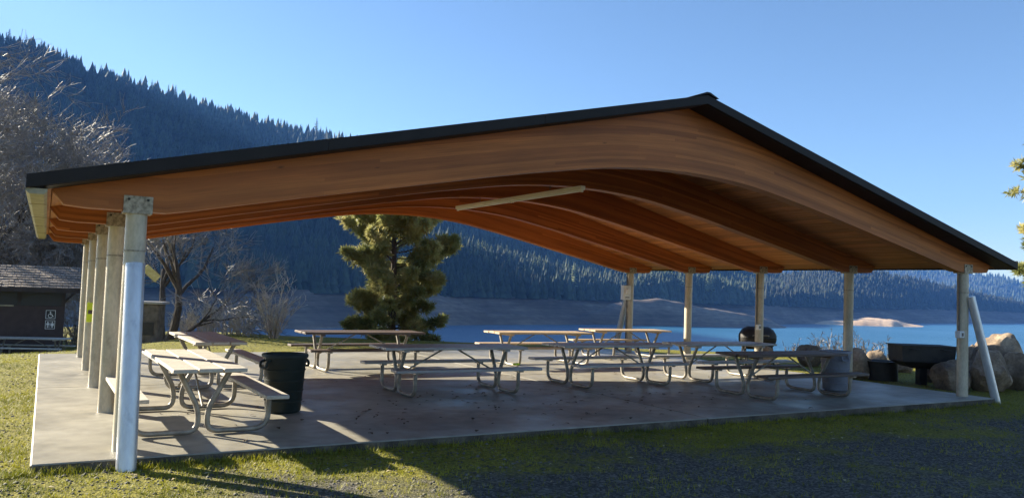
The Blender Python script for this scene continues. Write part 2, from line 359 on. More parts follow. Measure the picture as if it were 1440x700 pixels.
# ------------------------------------------------------------------ terrain
RX, RY = math.cos(YAW), -math.sin(YAW)            # lateral axis
FX, FY = math.sin(YAW), math.cos(YAW)             # forward axis
WATER = -30.
def sstep(a, b, x):
    t = np.clip((x-a)/(b-a), 0, 1); return t*t*(3-2*t)
def ground_z(x, y):
    x = np.asarray(x, float); y = np.asarray(y, float)
    u = FX*x + FY*y; l = RX*x + RY*y
    w = sstep(-9, -15, l)
    e = u - 26
    right = -.1 - np.where(e > 0, .045*np.minimum(e, 4)**2 + .34*np.maximum(e-4, 0), 0)
    left = -.1 - 1.22*sstep(15, 26, u) - .3*np.maximum(u-46, 0)
    z = right*(1-w) + left*w
    und = .012*np.sin(x*1.7+.6*y)*np.sin(y*1.3-.4*x) + .02*np.sin(.31*x+1)*np.sin(.27*y)
    return np.maximum(z + und*(np.abs(e) < 60), -35)
def polar_ground():
    rs = np.concatenate([np.linspace(0, 40, 120), 40*np.exp(np.linspace(.02, math.log(7000/40), 90))]); na = 240
    a = np.linspace(0, 2*math.pi, na, endpoint=False)
    X = rs[:, None]*np.sin(a)[None]; Y = rs[:, None]*np.cos(a)[None]
    V = np.stack([X, Y, ground_z(X, Y)], -1).reshape(-1, 3)
    i, k = np.meshgrid(np.arange(len(rs)-1), np.arange(na), indexing='ij'); k2 = (k+1) % na
    F = np.stack([i*na+k, (i+1)*na+k, (i+1)*na+k2, i*na+k2], -1).reshape(-1, 4)[:, ::-1]
    return raw_mesh('ground', V, F, MT['ground'], True)
kind(link('ground', polar_ground()), 'structure')
def lake():
    # a sheet in front of the shore, seen to the far bank
    P = [(-2600, 70), (2600, 70), (4200, 3200), (-2600, 3200)]
    n = 24; V = []; F = []
    for j in range(n+1):
        t = (j/n)**2
        for i in range(n+1):
            s = i/n; l = -2600 + s*(5200 + 1600*t); u = 70 + t*3600
            V.append((RX*l+FX*u, RY*l+FY*u, WATER))
    for j in range(n):
        for i in range(n): a = j*(n+1)+i; F.append((a, a+1, a+n+2, a+n+1))
    return raw_mesh('lake', np.array(V), np.array(F), MT['water'])
kind(link('lake', lake()), 'structure')

def interp(tab, x, c):
    return np.interp(x, [t[0] for t in tab], [t[c] for t in tab])
def fbm(x, y, z=0, o=4):
    return noise.fractal(Vector((x, y, z)), 1.0, 2.0, o)
def hill(name, tab, foot_z, material, x0, x1, nx, ny, power=1.0, rough=18, seed=0, back=500, gull=.004):
    """tab: (photo x, ridge y, ridge depth, foot depth); a slope rising from the foot line to the ridge line, and its far side"""
    V = []; nb = 6
    xs = np.linspace(x0, x1, nx)
    for j in range(ny+nb):
        for x in xs:
            yr, dr, df = (interp(tab, x, c) for c in (1, 2, 3))
            P1 = at(x, yr, dr); H = at(x, 350, 1) - Vector(CO)
            hd = Vector((H.x, H.y))/1.0
            P0 = Vector((hd.x*df, hd.y*df, foot_z))
            if j < ny:
                t = j/(ny-1); q = P0.lerp(P1, t); q.z = foot_z + (P1.z-foot_z)*t**power
                amp = rough*math.sin(math.pi*min(t, 1))**.7 if 0 < t < 1 else 0
                q.z += amp*fbm(q.x*gull, q.y*gull, seed) if amp else 0
            else:
                t = (j-ny+1)/nb; d = hd.normalized()
                q = Vector((P1.x + d.x*back*t, P1.y + d.y*back*t, P1.z - (P1.z+36)*t*t*.9 - 6*t))
            V.append(tuple(q))
    i, k = np.meshgrid(np.arange(ny+nb-1), np.arange(nx-1), indexing='ij')
    F = np.stack([i*nx+k, i*nx+k+1, (i+1)*nx+k+1, (i+1)*nx+k], -1).reshape(-1, 4)
    o = link(name, raw_mesh(name, np.array(V), F, material, True)); kind(o, 'structure')
    return o, np.array(V).reshape(ny+nb, nx, 3)

TREELINE = -6.
# bare lake bank: waterline (foot) to the tree line
bank_tab = [(0, 0, 560, 480), (430, 0, 605, 535), (680, 0, 775, 693), (800, 0, 850, 770), (950, 0, 960, 862), (1100, 0, 1130, 1010), (1300, 0, 1480, 1334), (1440, 0, 1800, 1644), (1700, 0, 2200, 2000)]
def bank_mesh():
    V = []; xs = np.linspace(-300, 1700, 420); ny = 26
    for j in range(ny):
        t = j/(ny-1)
        for x in xs:
            d1, d0 = interp(bank_tab, x, 2), interp(bank_tab, x, 3)
            H = at(x, 350, 1) - Vector(CO); d = d0*.985 + (d1*1.02-d0*.985)*t
            z = WATER-4 + (TREELINE+6-WATER)*t
            p = Vector((H.x*d, H.y*d, z)); p.z += 4.5*fbm(p.x*.016, p.y*.016, 3, 6)*math.sin(math.pi*t); d_ = 10*fbm(p.x*.006, p.y*.006, 9)
            V.append((p.x+H.x*d_, p.y+H.y*d_, p.z))
    nx = len(xs); i, k = np.meshgrid(np.arange(ny-1), np.arange(nx-1), indexing='ij')
    F = np.stack([i*nx+k, i*nx+k+1, (i+1)*nx+k+1, (i+1)*nx+k], -1).reshape(-1, 4)
    return raw_mesh('lake_bank', np.array(V), F, MT['bank'], True)
kind(link('lake_bank', bank_mesh()), 'structure')

main_tab = [(-900, -300, 900, 480), (-600, -250, 950, 500), (-400, -170, 1080, 520), (-250, -105, 1230, 540), (-120, -12, 1360, 550), (-50, 40, 1370, 555), (-15, 62, 1320, 558), (0, 66, 1300, 560), (50, 76, 1300, 562), (100, 97, 1300, 565), (125, 112, 1300, 566), (160, 115, 1300, 570), (240, 143, 1300, 580), (330, 173, 1300, 590), (400, 193, 1300, 600), (470, 206, 1300, 660), (540, 226, 1300, 780), (610, 250, 1310, 960), (750, 300, 1350, 1000), (900, 345, 1400, 1050), (1020, 384, 1450, 1120), (1130, 408, 1450, 1200)]  # unseen ridge left of the view is raised and shaped to shade the slope
mountain, MV = hill('mountain', main_tab, TREELINE, MT['hill'], -900, 1130, 150, 40, 1.5, 26, 1)
spur_tab = [(440, 372, 860, 612), (520, 345, 890, 660), (600, 345, 900, 725), (650, 357, 905, 757), (700, 368, 915, 790), (760, 386, 925, 826), (800, 394, 935, 850), (850, 405, 950, 885), (890, 402, 975, 905), (950, 400, 1000, 955), (1000, 408, 1020, 985), (1060, 428, 1080, 1060)]
spur, SV = hill('spur_hill', spur_tab, TREELINE-1, MT['hill'], 440, 1060, 80, 16, 1.0, 5, 5, back=160)
right_tab = [(1000, 425, 1300, 1010), (1060, 412, 1400, 1090), (1120, 396, 1480, 1150), (1180, 388, 1560, 1230), (1235, 392, 1620, 1340), (1280, 402, 1680, 1450), (1330, 412, 1740, 1560), (1380, 424, 1790, 1680), (1440, 438, 1850, 1800), (1520, 446, 2000, 1950)]
rhill, RV = hill('wooded_point', right_tab, TREELINE-2, MT['hill'], 1000, 1520, 70, 18, 1.0, 10, 8, back=300)
far_tab = [(850, 380, 3900, 2600), (1100, 372, 3900, 2600), (1240, 376, 3900, 2600), (1330, 381, 3900, 2600), (1400, 390, 3900, 2600), (1440, 400, 3900, 2600), (1560, 415, 3900, 2600), (1800, 410, 3900, 2600)]
farhill, FV = hill('far_mountain', far_tab, -36, MT['hill'], 850, 1800, 60, 14, 1.0, 30, 12, back=900, gull=.002)
# sunlit spit of sand and the brown bank below the headland
def ridge_bar(name, pts, half, material, seed, n=60, m_=9):
    """a low bar of ground along a line of (photo x, waterline depth, crest height)"""
    V = []; xs = np.linspace(pts[0][0], pts[-1][0], n)
    for x in xs:
        d = interp(pts, x, 1); h = interp(pts, x, 2); H = at(x, 350, 1) - Vector(CO)
        for j in range(m_):
            t = j/(m_-1); dd = d + half*t
            p = Vector((H.x*dd, H.y*dd, WATER-1.5 + (h+1.5)*math.sin(math.pi*t)**.8))
            p.z += (.10*h+.8)*fbm(p.x*.035, p.y*.035, seed, 6); V.append(tuple(p))
    i, k = np.meshgrid(np.arange(n-1), np.arange(m_-1), indexing='ij')
    F = np.stack([i*m_+k, (i+1)*m_+k, (i+1)*m_+k+1, i*m_+k+1], -1).reshape(-1, 4)
    return kind(link(name, raw_mesh(name, np.array(V), F, material, True)), 'structure')
ridge_bar('sand_spit', [(1138, 1060, .2), (1165, 1070, 4), (1200, 1075, 8), (1225, 1080, 10), (1255, 1085, 9), (1278, 1095, 3), (1300, 1100, .1)], 120, MT['spit'], 4)
ridge_bar('headland_bank', [(790, 790, .1), (840, 800, 14), (890, 812, 25), (930, 825, 28.5), (970, 835, 24), (1010, 845, 19), (1050, 860, 14), (1085, 875, 8), (1108, 885, .2)], 60, MT['bank'], 14)

# ---- forest: low conifers scattered over the slopes, each slope one mass
def conifer_proto(tiers, sides, seed):
    """unit conifer: height 1, returned as (verts, tris)"""
    r = random.Random(seed); V = []; F = []
    for t in range(tiers):
        z0 = .08 + .80*t/tiers; z1 = min(1, z0 + 1.25/tiers + .08)
        rad = .19*(1 - .82*t/tiers)*r.uniform(.85, 1.15); n = len(V)
        V.append((r.uniform(-.01, .01), r.uniform(-.01, .01), 1.0 if t == tiers-1 else z1))
        ph = r.uniform(0, 6)
        for k in range(sides):
            a = ph + 2*math.pi*k/sides; q = rad*(r.uniform(.55, 1.2) if k % 2 else r.uniform(.9, 1.3))
            V.append((q*math.cos(a), q*math.sin(a), z0 - r.uniform(0, .05)))
        for k in range(sides): F.append((n, n+1+k, n+1+(k+1) % sides))
    return np.array(V), np.array(F)
def scatter_forest(name, grid, count, hmin, hmax, label, seed, protos, jrow=(0, 1), keep=None, m_='forest'):
    g = np.random.default_rng(seed); ny, nx, _ = grid.shape
    j = g.uniform(jrow[0]*(ny-1), jrow[1]*(ny-1)-1e-3, count); i = g.uniform(0, nx-1.001, count)
    j0 = j.astype(int); i0 = i.astype(int); fj = (j-j0)[:, None]; fi = (i-i0)[:, None]
    P = (grid[j0, i0]*(1-fi) + grid[j0, i0+1]*fi)*(1-fj) + (grid[j0+1, i0]*(1-fi) + grid[j0+1, i0+1]*fi)*fj
    if keep is not None: P = P[keep(P)]
    n = len(P); h = g.uniform(hmin, hmax, n)*(1 + .25*(g.random(n) < .06)); w = h*g.uniform(.75, 1.45, n); a = g.uniform(0, 6.28, n); which = g.integers(0, len(protos), n)
    Vs = []; Fs = []; off = 0
    for k, (pv, pf) in enumerate(protos):
        s = np.where(which == k)[0]
        if not len(s): continue
        c, sn = np.cos(a[s])[:, None], np.sin(a[s])[:, None]
        x = (pv[:, 0]*c - pv[:, 1]*sn)*w[s][:, None] + P[s, 0][:, None]
        y = (pv[:, 0]*sn + pv[:, 1]*c)*w[s][:, None] + P[s, 1][:, None]
        z = pv[:, 2]*h[s][:, None] + P[s, 2][:, None] - 1
        Vs.append(np.stack([x, y, z], -1).reshape(-1, 3)); Fs.append((pf[None] + (np.arange(len(s))*len(pv))[:, None, None] + off).reshape(-1, 3)); off += len(s)*len(pv)
    o = link(name, raw_mesh(name, np.concatenate(Vs), np.concatenate(Fs), MT[m_]))
    kind(o, 'stuff', label); return o
low = [conifer_proto(3, 6, s) for s in range(5)]
inframe = lambda P: ((P-CO) @ AX/((P-CO) @ AZ) > -.95)
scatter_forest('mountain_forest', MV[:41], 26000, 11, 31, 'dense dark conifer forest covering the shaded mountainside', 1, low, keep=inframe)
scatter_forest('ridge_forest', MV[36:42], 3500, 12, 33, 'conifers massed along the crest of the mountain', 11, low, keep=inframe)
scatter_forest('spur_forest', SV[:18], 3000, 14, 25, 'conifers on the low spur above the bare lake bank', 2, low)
scatter_forest('point_forest', RV[:20], 9000, 14, 26, 'dark conifers covering the wooded point beyond the spit', 3, low, m_='forest_shade')
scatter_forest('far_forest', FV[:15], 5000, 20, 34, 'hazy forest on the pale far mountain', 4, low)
# ---- single conifers one can tell apart: on the skyline and along the sunlit spur
def conifer_mesh(seed):
    r = random.Random(seed); mb = MB(); lv = 15
    for k in range(lv):
        t = k/(lv-1); z = .10 + .86*t; rad = .20*(1-t)**.8 + .012; nb = 7 if t < .7 else 5
        for b in range(nb):
            a = r.uniform(0, 6.28); L_ = rad*r.uniform(.6, 1.25); dz = -.035*(1-t)
            c, s = math.cos(a), math.sin(a); wv = L_*.30; n = len(mb.v)
            mb.v += [(0, 0, z+.035), (c*L_*.6 - s*wv, s*L_*.6 + c*wv, z+dz*.5), (c*L_, s*L_, z+dz), (c*L_*.6 + s*wv, s*L_*.6 - c*wv, z+dz*.5), (c*L_*.5, s*L_*.5, z-.035)]
            mb.f += [(n, n+1, n+2), (n, n+2, n+3), (n+1, n+4, n+2), (n+4, n+3, n+2)]
    return mb
trunk_me = MB().tube([(0, 0, -.05), (0, 0, .5), (0, 0, 1)], [.018, .012, .002], 5).mesh('trunk', MT['bark'])
cons = [conifer_mesh(s).mesh('crown', MT['conifer']) for s in range(5)]
def conifer(p, h, label, group, s):
    o = empty('conifer_tree', p); o.scale = (h, h, h); o.rotation_euler.z = s*1.7
    link('trunk', trunk_me, o); link('crown', cons[s % 5], o); tag(o, label, 'tree', group)
def grid_at(tab, x): return interp(tab, x, 1), interp(tab, x, 2)
for s, (x, h) in enumerate([(8, 30), (12, 36), (36, 32), (44, 28), (57, 31), (66, 27), (84, 29), (92, 33), (106, 30), (132, 28), (141, 29), (150, 26), (176, 27), (197, 25), (213, 28), (236, 29), (246, 33), (257, 28), (268, 26), (285, 27), (306, 25), (330, 29), (341, 27), (357, 31), (372, 26), (383, 29), (394, 31), (404, 27), (414, 28), (424, 27), (431, 24)]):
    y, d = grid_at(main_tab, x); p = at(x, y, d-4); p.z -= 2
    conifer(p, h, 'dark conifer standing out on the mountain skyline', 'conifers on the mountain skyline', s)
for s, (x, h, lab) in enumerate([(444, 44, 'tallest conifer on the mountain skyline, at the end of the ridge'), (458, 33, 'bushy conifer beside the tallest one on the skyline')]):
    y, d = grid_at(main_tab, x); p = at(x, y, d-6); p.z -= 2; conifer(p, h, lab, None, s+2)
for s in range(46):
    r = random.Random(s+50); x = 606 + s*5.1 + r.uniform(-3, 3)
    y, d = grid_at(spur_tab, x); p = at(x, y + r.uniform(-2, 7), d - r.uniform(0, 30))
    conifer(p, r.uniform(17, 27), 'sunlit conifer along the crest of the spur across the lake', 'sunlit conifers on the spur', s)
for s in range(24):
    r = random.Random(s+150); x = 893 + s*4.7 + r.uniform(-3, 3)
    y, d = grid_at(spur_tab, x); p = at(x, y + r.uniform(0, 8), d - r.uniform(5, 40))
    conifer(p, r.uniform(20, 28), 'sunlit conifer on the headland above the brown bank', 'conifers on the headland', s)
p = at(806, 405, 860); conifer(p, 29, 'lone large sunlit conifer standing below the spur trees', None, 3)

# ------------------------------------------------------------------ slab
def darken_sides(me):
    me.materials.append(MT['slab_side'])
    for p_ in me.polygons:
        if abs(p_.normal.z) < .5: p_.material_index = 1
slab = empty('concrete_slab', (0, 0, 0)); kind(slab, 'structure')
SX = [-.02, 8.05, 15.25]; SY = [8.18, 13.6, 19.3]; J = .006
for i in range(2):
    for k in range(2):
        MB().box(SX[i]+(J if i else 0), SX[i+1]-(J if not i else 0), SY[k]+(J if k else 0), SY[k+1]-(J if not k else 0), -.32, 0, .012).obj('slab_panel', MT['concrete'], slab); darken_sides(COL.objects[-1].data)
MB().box(SX[0]+.05, SX[2]-.05, SY[0]+.05, SY[2]-.05, -.33, -.03).obj('joint_filler', MT['bark'], slab)

# ------------------------------------------------------------------ pavilion
XL, XR, Y0, DY, XC = .743, 14.911, 8.593, 2.4625, 7.827
SL = .243
zu = lambda x: 2.43 + SL*(XC+8.01 - abs(x-XC) - (XC-(-.18)) + (-.18+.18) - (0)) if False else 2.43 + SL*(8.007 - abs(x-XC))
pav = empty('picnic_pavilion', (XC, 13.5, 0))
def P(o):                                        # keep world placement under the pavilion's empty
    o.parent = pav; o.location = o.location - pav.location; return o
half = [(0, 2.47), (.11, 2.33), (.30, 2.315), (1.0, 2.315), (1.25, 2.36), (1.48, 2.41), (2.43, 2.61), (3.43, 2.81), (4.10, 2.945), (4.74, 3.075), (5.27, 3.175), (5.79, 3.265), (6.14, 3.325), (6.48, 3.373), (6.82, 3.408), (7.15, 3.432), (7.49, 3.447), (7.827, 3.452)]
under = half + [(2*XC-x, z) for x, z in half[-2::-1]]
def beam_mesh():
    me = bpy.data.meshes.new('beam'); n = len(under); V = []; F = []; UV = []
    s = [0]
    for a, b in zip(under, under[1:]): s.append(s[-1] + math.hypot(b[0]-a[0], b[1]-a[1]))
    top = [(x, zu(x)-.003) for x, z in under]
    for y in (-.1, .1):
        V += [(x, y, z) for x, z in under] + [(x, y, z) for x, z in top]
    def q(i, side, t): return side*2*n + t*n + i
    for i in range(n-1):
        d0 = top[i][1]-under[i][1]; d1 = top[i+1][1]-under[i+1][1]
        F.append((q(i,0,0), q(i+1,0,0), q(i+1,0,1), q(i,0,1))); UV += [(s[i], 0), (s[i+1], 0), (s[i+1], d1), (s[i], d0)]
        F.append((q(i+1,1,0), q(i,1,0), q(i,1,1), q(i+1,1,1))); UV += [(s[i+1]+20, 0), (s[i]+20, 0), (s[i]+20, d0), (s[i+1]+20, d1)]
        F.append((q(i,1,0), q(i+1,1,0), q(i+1,0,0), q(i,0,0))); UV += [(s[i], -.001), (s[i+1], -.001), (s[i+1], -.03), (s[i], -.03)]
        F.append((q(i,0,1), q(i+1,0,1), q(i+1,1,1), q(i,1,1))); UV += [(s[i], 1), (s[i+1], 1), (s[i+1], 1.02), (s[i], 1.02)]
    me.from_pydata(V, [], F); uv = me.uv_layers.new(name='uv'); uv.data.foreach_set('uv', np.array(UV, np.float32).ravel()); me.materials.append(MT['glulam'])
    return me
bm_ = beam_mesh()
br_me = MB().box(-.13, .13, -.112, -.1, -.025, .145, 0).box(-.13, .13, .1, .112, -.025, .145, 0).box(-.13, .13, -.1, .1, -.025, -.004).mesh('bracket', MT['galv'])
bolt_me = MB().lathe([(0, -.006), (.014, -.006), (.014, .006), (0, .006)], 6).mesh('bolt', MT['bolt'])
post_me = MB().tube([(0, 0, 0), (0, 0, 2.29)], .098, 24).mesh('post', MT['post'], True)
ring_me = MB().lathe([(.099, -.008), (.104, -.006), (.104, .006), (.099, .008)], 24).mesh('band', MT['galv'], True)
for i in range(5):
    y = Y0 + DY*i
    P(link('beam', bm_, None, (0, y, 0)))
    for x in (XL, XR):
        po = P(link('post', post_me, None, (x, y, 0)))
        po.rotation_euler.z = i*1.1
        b = link('bracket', br_me, po, (0, 0, 2.315)); b.rotation_euler.z = -i*1.1
        link('band', ring_me, po, (0, 0, 1.93))
        for sx in (-.085, .085):
            for sy in (-.115, .115):
                rr = Matrix.Rotation(-i*1.1, 3, 'Z') @ Vector((sx, sy, 2.425))
                bo = link('bolt', bolt_me, po, rr); bo.rotation_euler = (R_(90), 0, -i*1.1)
# raking braces, steel pipe
def brace(x0, y0, z0, x1, y1, z1, r=.088):
    mb = MB().tube([(x0, y0, z0), (x1, y1, z1)], r, 20)
    o = P(mb.obj('brace', MT['brace'], None, True)); return o
brace(.735, 8.06, -.14, XL, Y0-.16, 1.80)
brace(15.36, 8.20, -.14, XR+.035, Y0-.13, 1.86, .074)
brace(15.02, 19.22, -.0, XR+.02, Y0+4*DY+.15, 1.75)
# roof: metal sheet, boards beneath it, trims, ridge cap
RY0, RY1, EX0, EX1 = 8.10, 18.78, -.18, 2*XC+.18
def slope_pts(off, x0=EX0, x1=EX1): return [(x0, zu(x0)+off), (XC, zu(XC)+off), (x1, zu(x1)+off)]
mb = MB(); lo = slope_pts(.05); hi = slope_pts(.085)
mb.prism(lo + hi[::-1], RY0+.03, RY1-.03)
for k in range(18):
    y = RY0+.3+k*.6
    for sx in (-1, 1):
        x0, x1 = (EX0, XC-.1) if sx < 0 else (XC+.1, EX1)
        mb.prism([(x0, zu(x0)+.08), (x1, zu(x1)+.08), (x1, zu(x1)+.107), (x0, zu(x0)+.107)], y-.02, y+.02)
roof = P(mb.obj('roof', MT['darkmetal']))
def under_roof(o): o.parent = roof; o.location = o.location; return o
nb = 42; ang = math.atan(SL); Ls = 8.007/math.cos(ang); pw = Ls/nb
pl_me = MB().box(-pw/2+.004, pw/2-.004, -5.30, 5.30, .0, .043, .004).mesh('plank', MT['deck'])
for k in range(nb):
    for sx in (-1, 1):
        d = (k+.5)*pw; x = XC + sx*d*math.cos(ang); z = zu(x)
        o = link('plank', pl_me, roof, (x, (RY0+RY1)/2, z), (0, sx*ang, 0))
for y0, y1 in ((RY0-.0, RY0+.03), (RY1-.03, RY1)):
    for sx in (-1, 1):
        x0, x1 = (EX0-.01, XC) if sx < 0 else (EX1+.01, XC)
        for k in range(3):
            xa = x0+(x1-x0)*k/3; xb = x0+(x1-x0)*(k+1)/3-(.004 if k < 2 else 0)*(1 if x1 > x0 else -1)
            MB().prism([(xa, zu(xa)-.008), (xb, zu(xb)-.008), (xb, zu(xb)+.112), (xa, zu(xa)+.112)], y0, y1).obj('fascia', MT['darkmetal'], roof)
for sx in (-1, 1):                               # dark soffit lining under the gable overhang, in panels
    n = 4
    for k in range(n):
        a = XC + sx*8.0*k/n; b = XC + sx*(8.0*(k+1)/n-.012)
        MB().prism([(a, zu(a)-.014), (b, zu(b)-.014), (b, zu(b)-.003), (a, zu(a)-.003)], RY0+.032, RY0+.37).obj('soffit_panel', MT['darkmetal'], roof)
mb = MB(); zc = zu(XC)
mb.prism([(XC-.20, zc+.085), (XC-.03, zc+.150), (XC+.03, zc+.150), (XC+.20, zc+.085), (XC+.18, zc+.132-.05), (XC, zc+.13), (XC-.18, zc+.132-.05)], RY0-.02, RY1+.02).obj('ridge_cap', MT['darkmetal'], roof)
MB().box(EX1+.012, EX1+.04, RY0+.001, RY1-.001, 2.40, 2.565).obj('eave_trim', MT['darkmetal'], roof)
mb = MB().prism([(EX0-.012, 2.425), (EX0-.012, 2.40), (EX0+.02, 2.375), (EX0+.13, 2.375), (EX0+.155, 2.40), (EX0+.155, 2.425)], RY0+.035, RY1-.035)
mb.obj('gutter', MT['gutter'], roof)
for k in range(5):
    MB().box(EX0+.0, EX0+.16, RY0+1.2+k*2.2, RY0+1.24+k*2.2, 2.370, 2.3745).obj('gutter_strap', MT['galv'], roof)
for ch in list(roof.children): ch.location = ch.location  # children use roof-local = world offset of the empty
bpy.context.view_layer.update()
tag(pav, 'open-sided picnic shelter with arched timber beams and dark metal gable roof on pipe posts', 'pavilion')

# ------------------------------------------------------------------ fittings
o = empty('tube_light', (7.17, 12.3, 3.30))
MB().box(-.045, .045, -2.2, -.006, -.02, .045, .006).box(-.045, .045, .006, 2.2, -.02, .045, .006).obj('housing', MT['plasticwhite'], o)
for s in (-1, 1):
    MB().tube([(0, s*1.1-1.05, -.032), (0, s*1.1+1.05, -.032)], .017, 10).obj('tube', MT['white'], o, True)
    MB().box(-.02, .02, s*1.1-1.08, s*1.1-1.052, -.055, -.019).box(-.02, .02, s*1.1+1.052, s*1.1+1.08, -.055, -.019).obj('lamp_holder', MT['plasticwhite'], o)
for y in (-1.25, 1.22):
    MB().tube([(0, y, .045), (0, y, .15)], .008, 6).obj('hanger', MT['conduit'], o)
tag(o, 'long white fluorescent strip light hung below the arched beams', 'light')

def conduit_run(name, pts, label, cat, box=None, dial=False, rad=.014):
    o = empty(name, pts[-1]); q = Vector(pts[-1])
    MB().tube([Vector(p)-q for p in fillet(pts, .06)], rad, 8).obj('conduit', MT['conduit'], o, True)
    for k in range(3):
        p = Vector(pts[0]).lerp(q, .2+.3*k)-q
    if box:
        cx, cy, cz, w, d, h = box
        MB().box(cx-w/2, cx+w/2, cy-d/2, cy+d/2, cz-h/2, cz+h/2, .008).obj('box', MT['meter'], o)
        if dial:
            b = MB().lathe([(0, 0), (.085, 0), (.085, .05), (.07, .07), (0, .075)], 20).obj('dial', MT['white'], o, True); b.location = (cx, cy-d/2, cz+.03); b.rotation_euler = (R_(90), 0, 0)
            b = MB().box(-.07, .07, -.02, 0, -.012, .012).obj('nameplate', MT['conduit'], o); b.location = (cx, cy-d/2, cz-.14)
        else:
            b = MB().box(-.02, .02, -.012, 0, -.03, .03).obj('cover', MT['conduit'], o); b.location = (cx, cy-d/2, cz)
    tag(o, label, cat)
y5 = Y0+4*DY
conduit_run('electric_meter_box', [(XR-.13, y5, 2.28), (XR-.13, y5, 1.2), (XR-.13, y5, .03)], 'white electric meter box with round dial on the corner post by the lake', 'meter box', (-.13, -.12, 1.69, .28, .13, .42), True, .018)
y3 = Y0+2*DY
conduit_run('power_outlet', [(XR-.115, y3-.02, 2.28), (XR-.115, y3-.02, 1.02)], 'small outlet box on a conduit down the post before the barrel grill', 'outlet', (0, -.06, -.02, .09, .09, .13))
conduit_run('power_outlet', [(XR-.115, Y0+.0, 2.28), (XR-.115, Y0+.0, 1.18)], 'grey outlet box on a conduit down the braced post by the boulders', 'outlet', (-.06, -.05, -.03, .15, .10, .13))
# yellow-green notice on the fourth left post
o = empty('notice', (XL-.02, Y0+3*DY-.106, 1.02))
MB().box(-.055, .075, -.004, .003, -.17, .17).obj('sheet', MT['signyellow'], o)
MB().box(-.035, .045, -.008, -.0045, -.03, .04).obj('picture', MT['wood_brown'], o)
tag(o, 'bright yellow-green notice fixed to a cream shelter post', 'notice')

# ------------------------------------------------------------------ picnic tables
LT = 2.5
def pipe_path(s, x):
    pts = [(x, s*.70, .40), (x, s*.70, .035), (x, s*.05, .035), (x, s*.045, .27), (x, s*.27, .695)]
    f = fillet(pts, .17, 6); return f
pipe_me = {s: MB().tube(pipe_path(s, 0), .03, 12).mesh('frame_pipe', MT['pipe'], True) for s in (-1, 1)}
rod_me = {s: MB().tube([(s*.86, 0, .30), (s*.10, 0, .695)], .014, 8).tube([(s*.10, 0, .695), (0, 0, .695)], .014, 8).mesh('brace_rod', MT['pipe'], True) for s in (-1, 1)}
tops = {}
def table_meshes(m):
    if m not in tops:
        M = MT[m]
        tops[m] = (MB().box(-LT/2, LT/2, -.118, .118, .70, .74, .006).mesh('top_board', M), MB().box(-LT/2, LT/2, -.125, .125, .40, .44, .005).mesh('seat', M),
                   MB().box(-.045, .045, -.34, .34, .662, .699, .004).mesh('cleat', M))
    return tops[m]
seatbr = MB().box(-.04, .04, -.10, .10, .375, .399).mesh('seat_bracket', MT['pipe'])
def table(loc, rz, m, label, sag=0):
    o = empty('picnic_table', loc, R_(rz)); tb, se, cl = table_meshes(m); r = random.Random(label)
    for k in (-1, 0, 1):
        link('top_board', tb, o, (r.uniform(-.012, .012), k*.2555, r.uniform(-.002, .003)), (r.uniform(-.006, .006), 0, r.uniform(-.002, .002)))
    for s in (-1, 1):
        link('seat', se, o, (r.uniform(-.02, .02), s*.70, 0), (r.uniform(-.015, .015), 0, r.uniform(-.004, .004)))
        for x in (-.89, .89):
            link('frame_pipe', pipe_me[s], o, (x, 0, 0)); link('seat_bracket', seatbr, o, (x, s*.70, 0))
        link('brace_rod', rod_me[s], o)
    for x in (-.89, .89): link('cleat', cl, o, (x, 0, 0))
    tag(o, label, 'picnic table', 'picnic tables'); return o
table((1.55, 10.05, 0), 90.5, 'wood_pale', 'pale sunlit picnic table end-on beside the black trash can')
table((2.32, 13.75, 0), 91, 'wood_pale', 'pale half-shaded picnic table in line behind the sunlit one beside the trash can')
table((5.55, 15.35, 0), 1, 'wood_brown', 'dark brown picnic table standing before the pine tree')
table((5.75, 11.68, 0), -.8, 'wood_grey', 'grey shaded picnic table beside the black trash can, standing before the dark brown one')
table((9.9, 15.5, 0), -1.5, 'wood_tan', 'tan sunlit picnic table in the back row between the brown table and corner post')
table((9.15, 11.9, 0), .5, 'wood_grey', 'grey picnic table in the middle of the middle row, half in sun')
table((13.3, 16.6, 0), -1, 'wood_tan', 'tan sunlit picnic table beside the post with the meter box')
table((12.12, 12.0, 0), -.5, 'wood_grey', 'grey picnic table in the middle row before the barrel grill')
table((11.33, 9.72, 0), -1.2, 'wood_brown', 'dark brown picnic table next to the blue-grey trash can')
g = on_ground
pt = at(40, 503, 27.5)
table((pt.x, pt.y, float(ground_z(pt.x, pt.y))), -20, 'wood_pale', 'picnic table out on the grass before the restroom wall')

p0 = on_ground(726, 512.5, .45)
o = empty('snack_wrapper', (p0.x, p0.y, .442), .4)
MB().box(-.06, .06, -.035, .035, .0, .035, .012).obj('bag', MT['signyellow'], o)
MB().box(-.08, -.06, -.03, .03, .012, .018).box(.06, .08, -.03, .03, .012, .018).obj('crimp', MT['signyellow'], o)
tag(o, 'small yellow-green wrapper left on the bench of the grey table', 'wrapper')

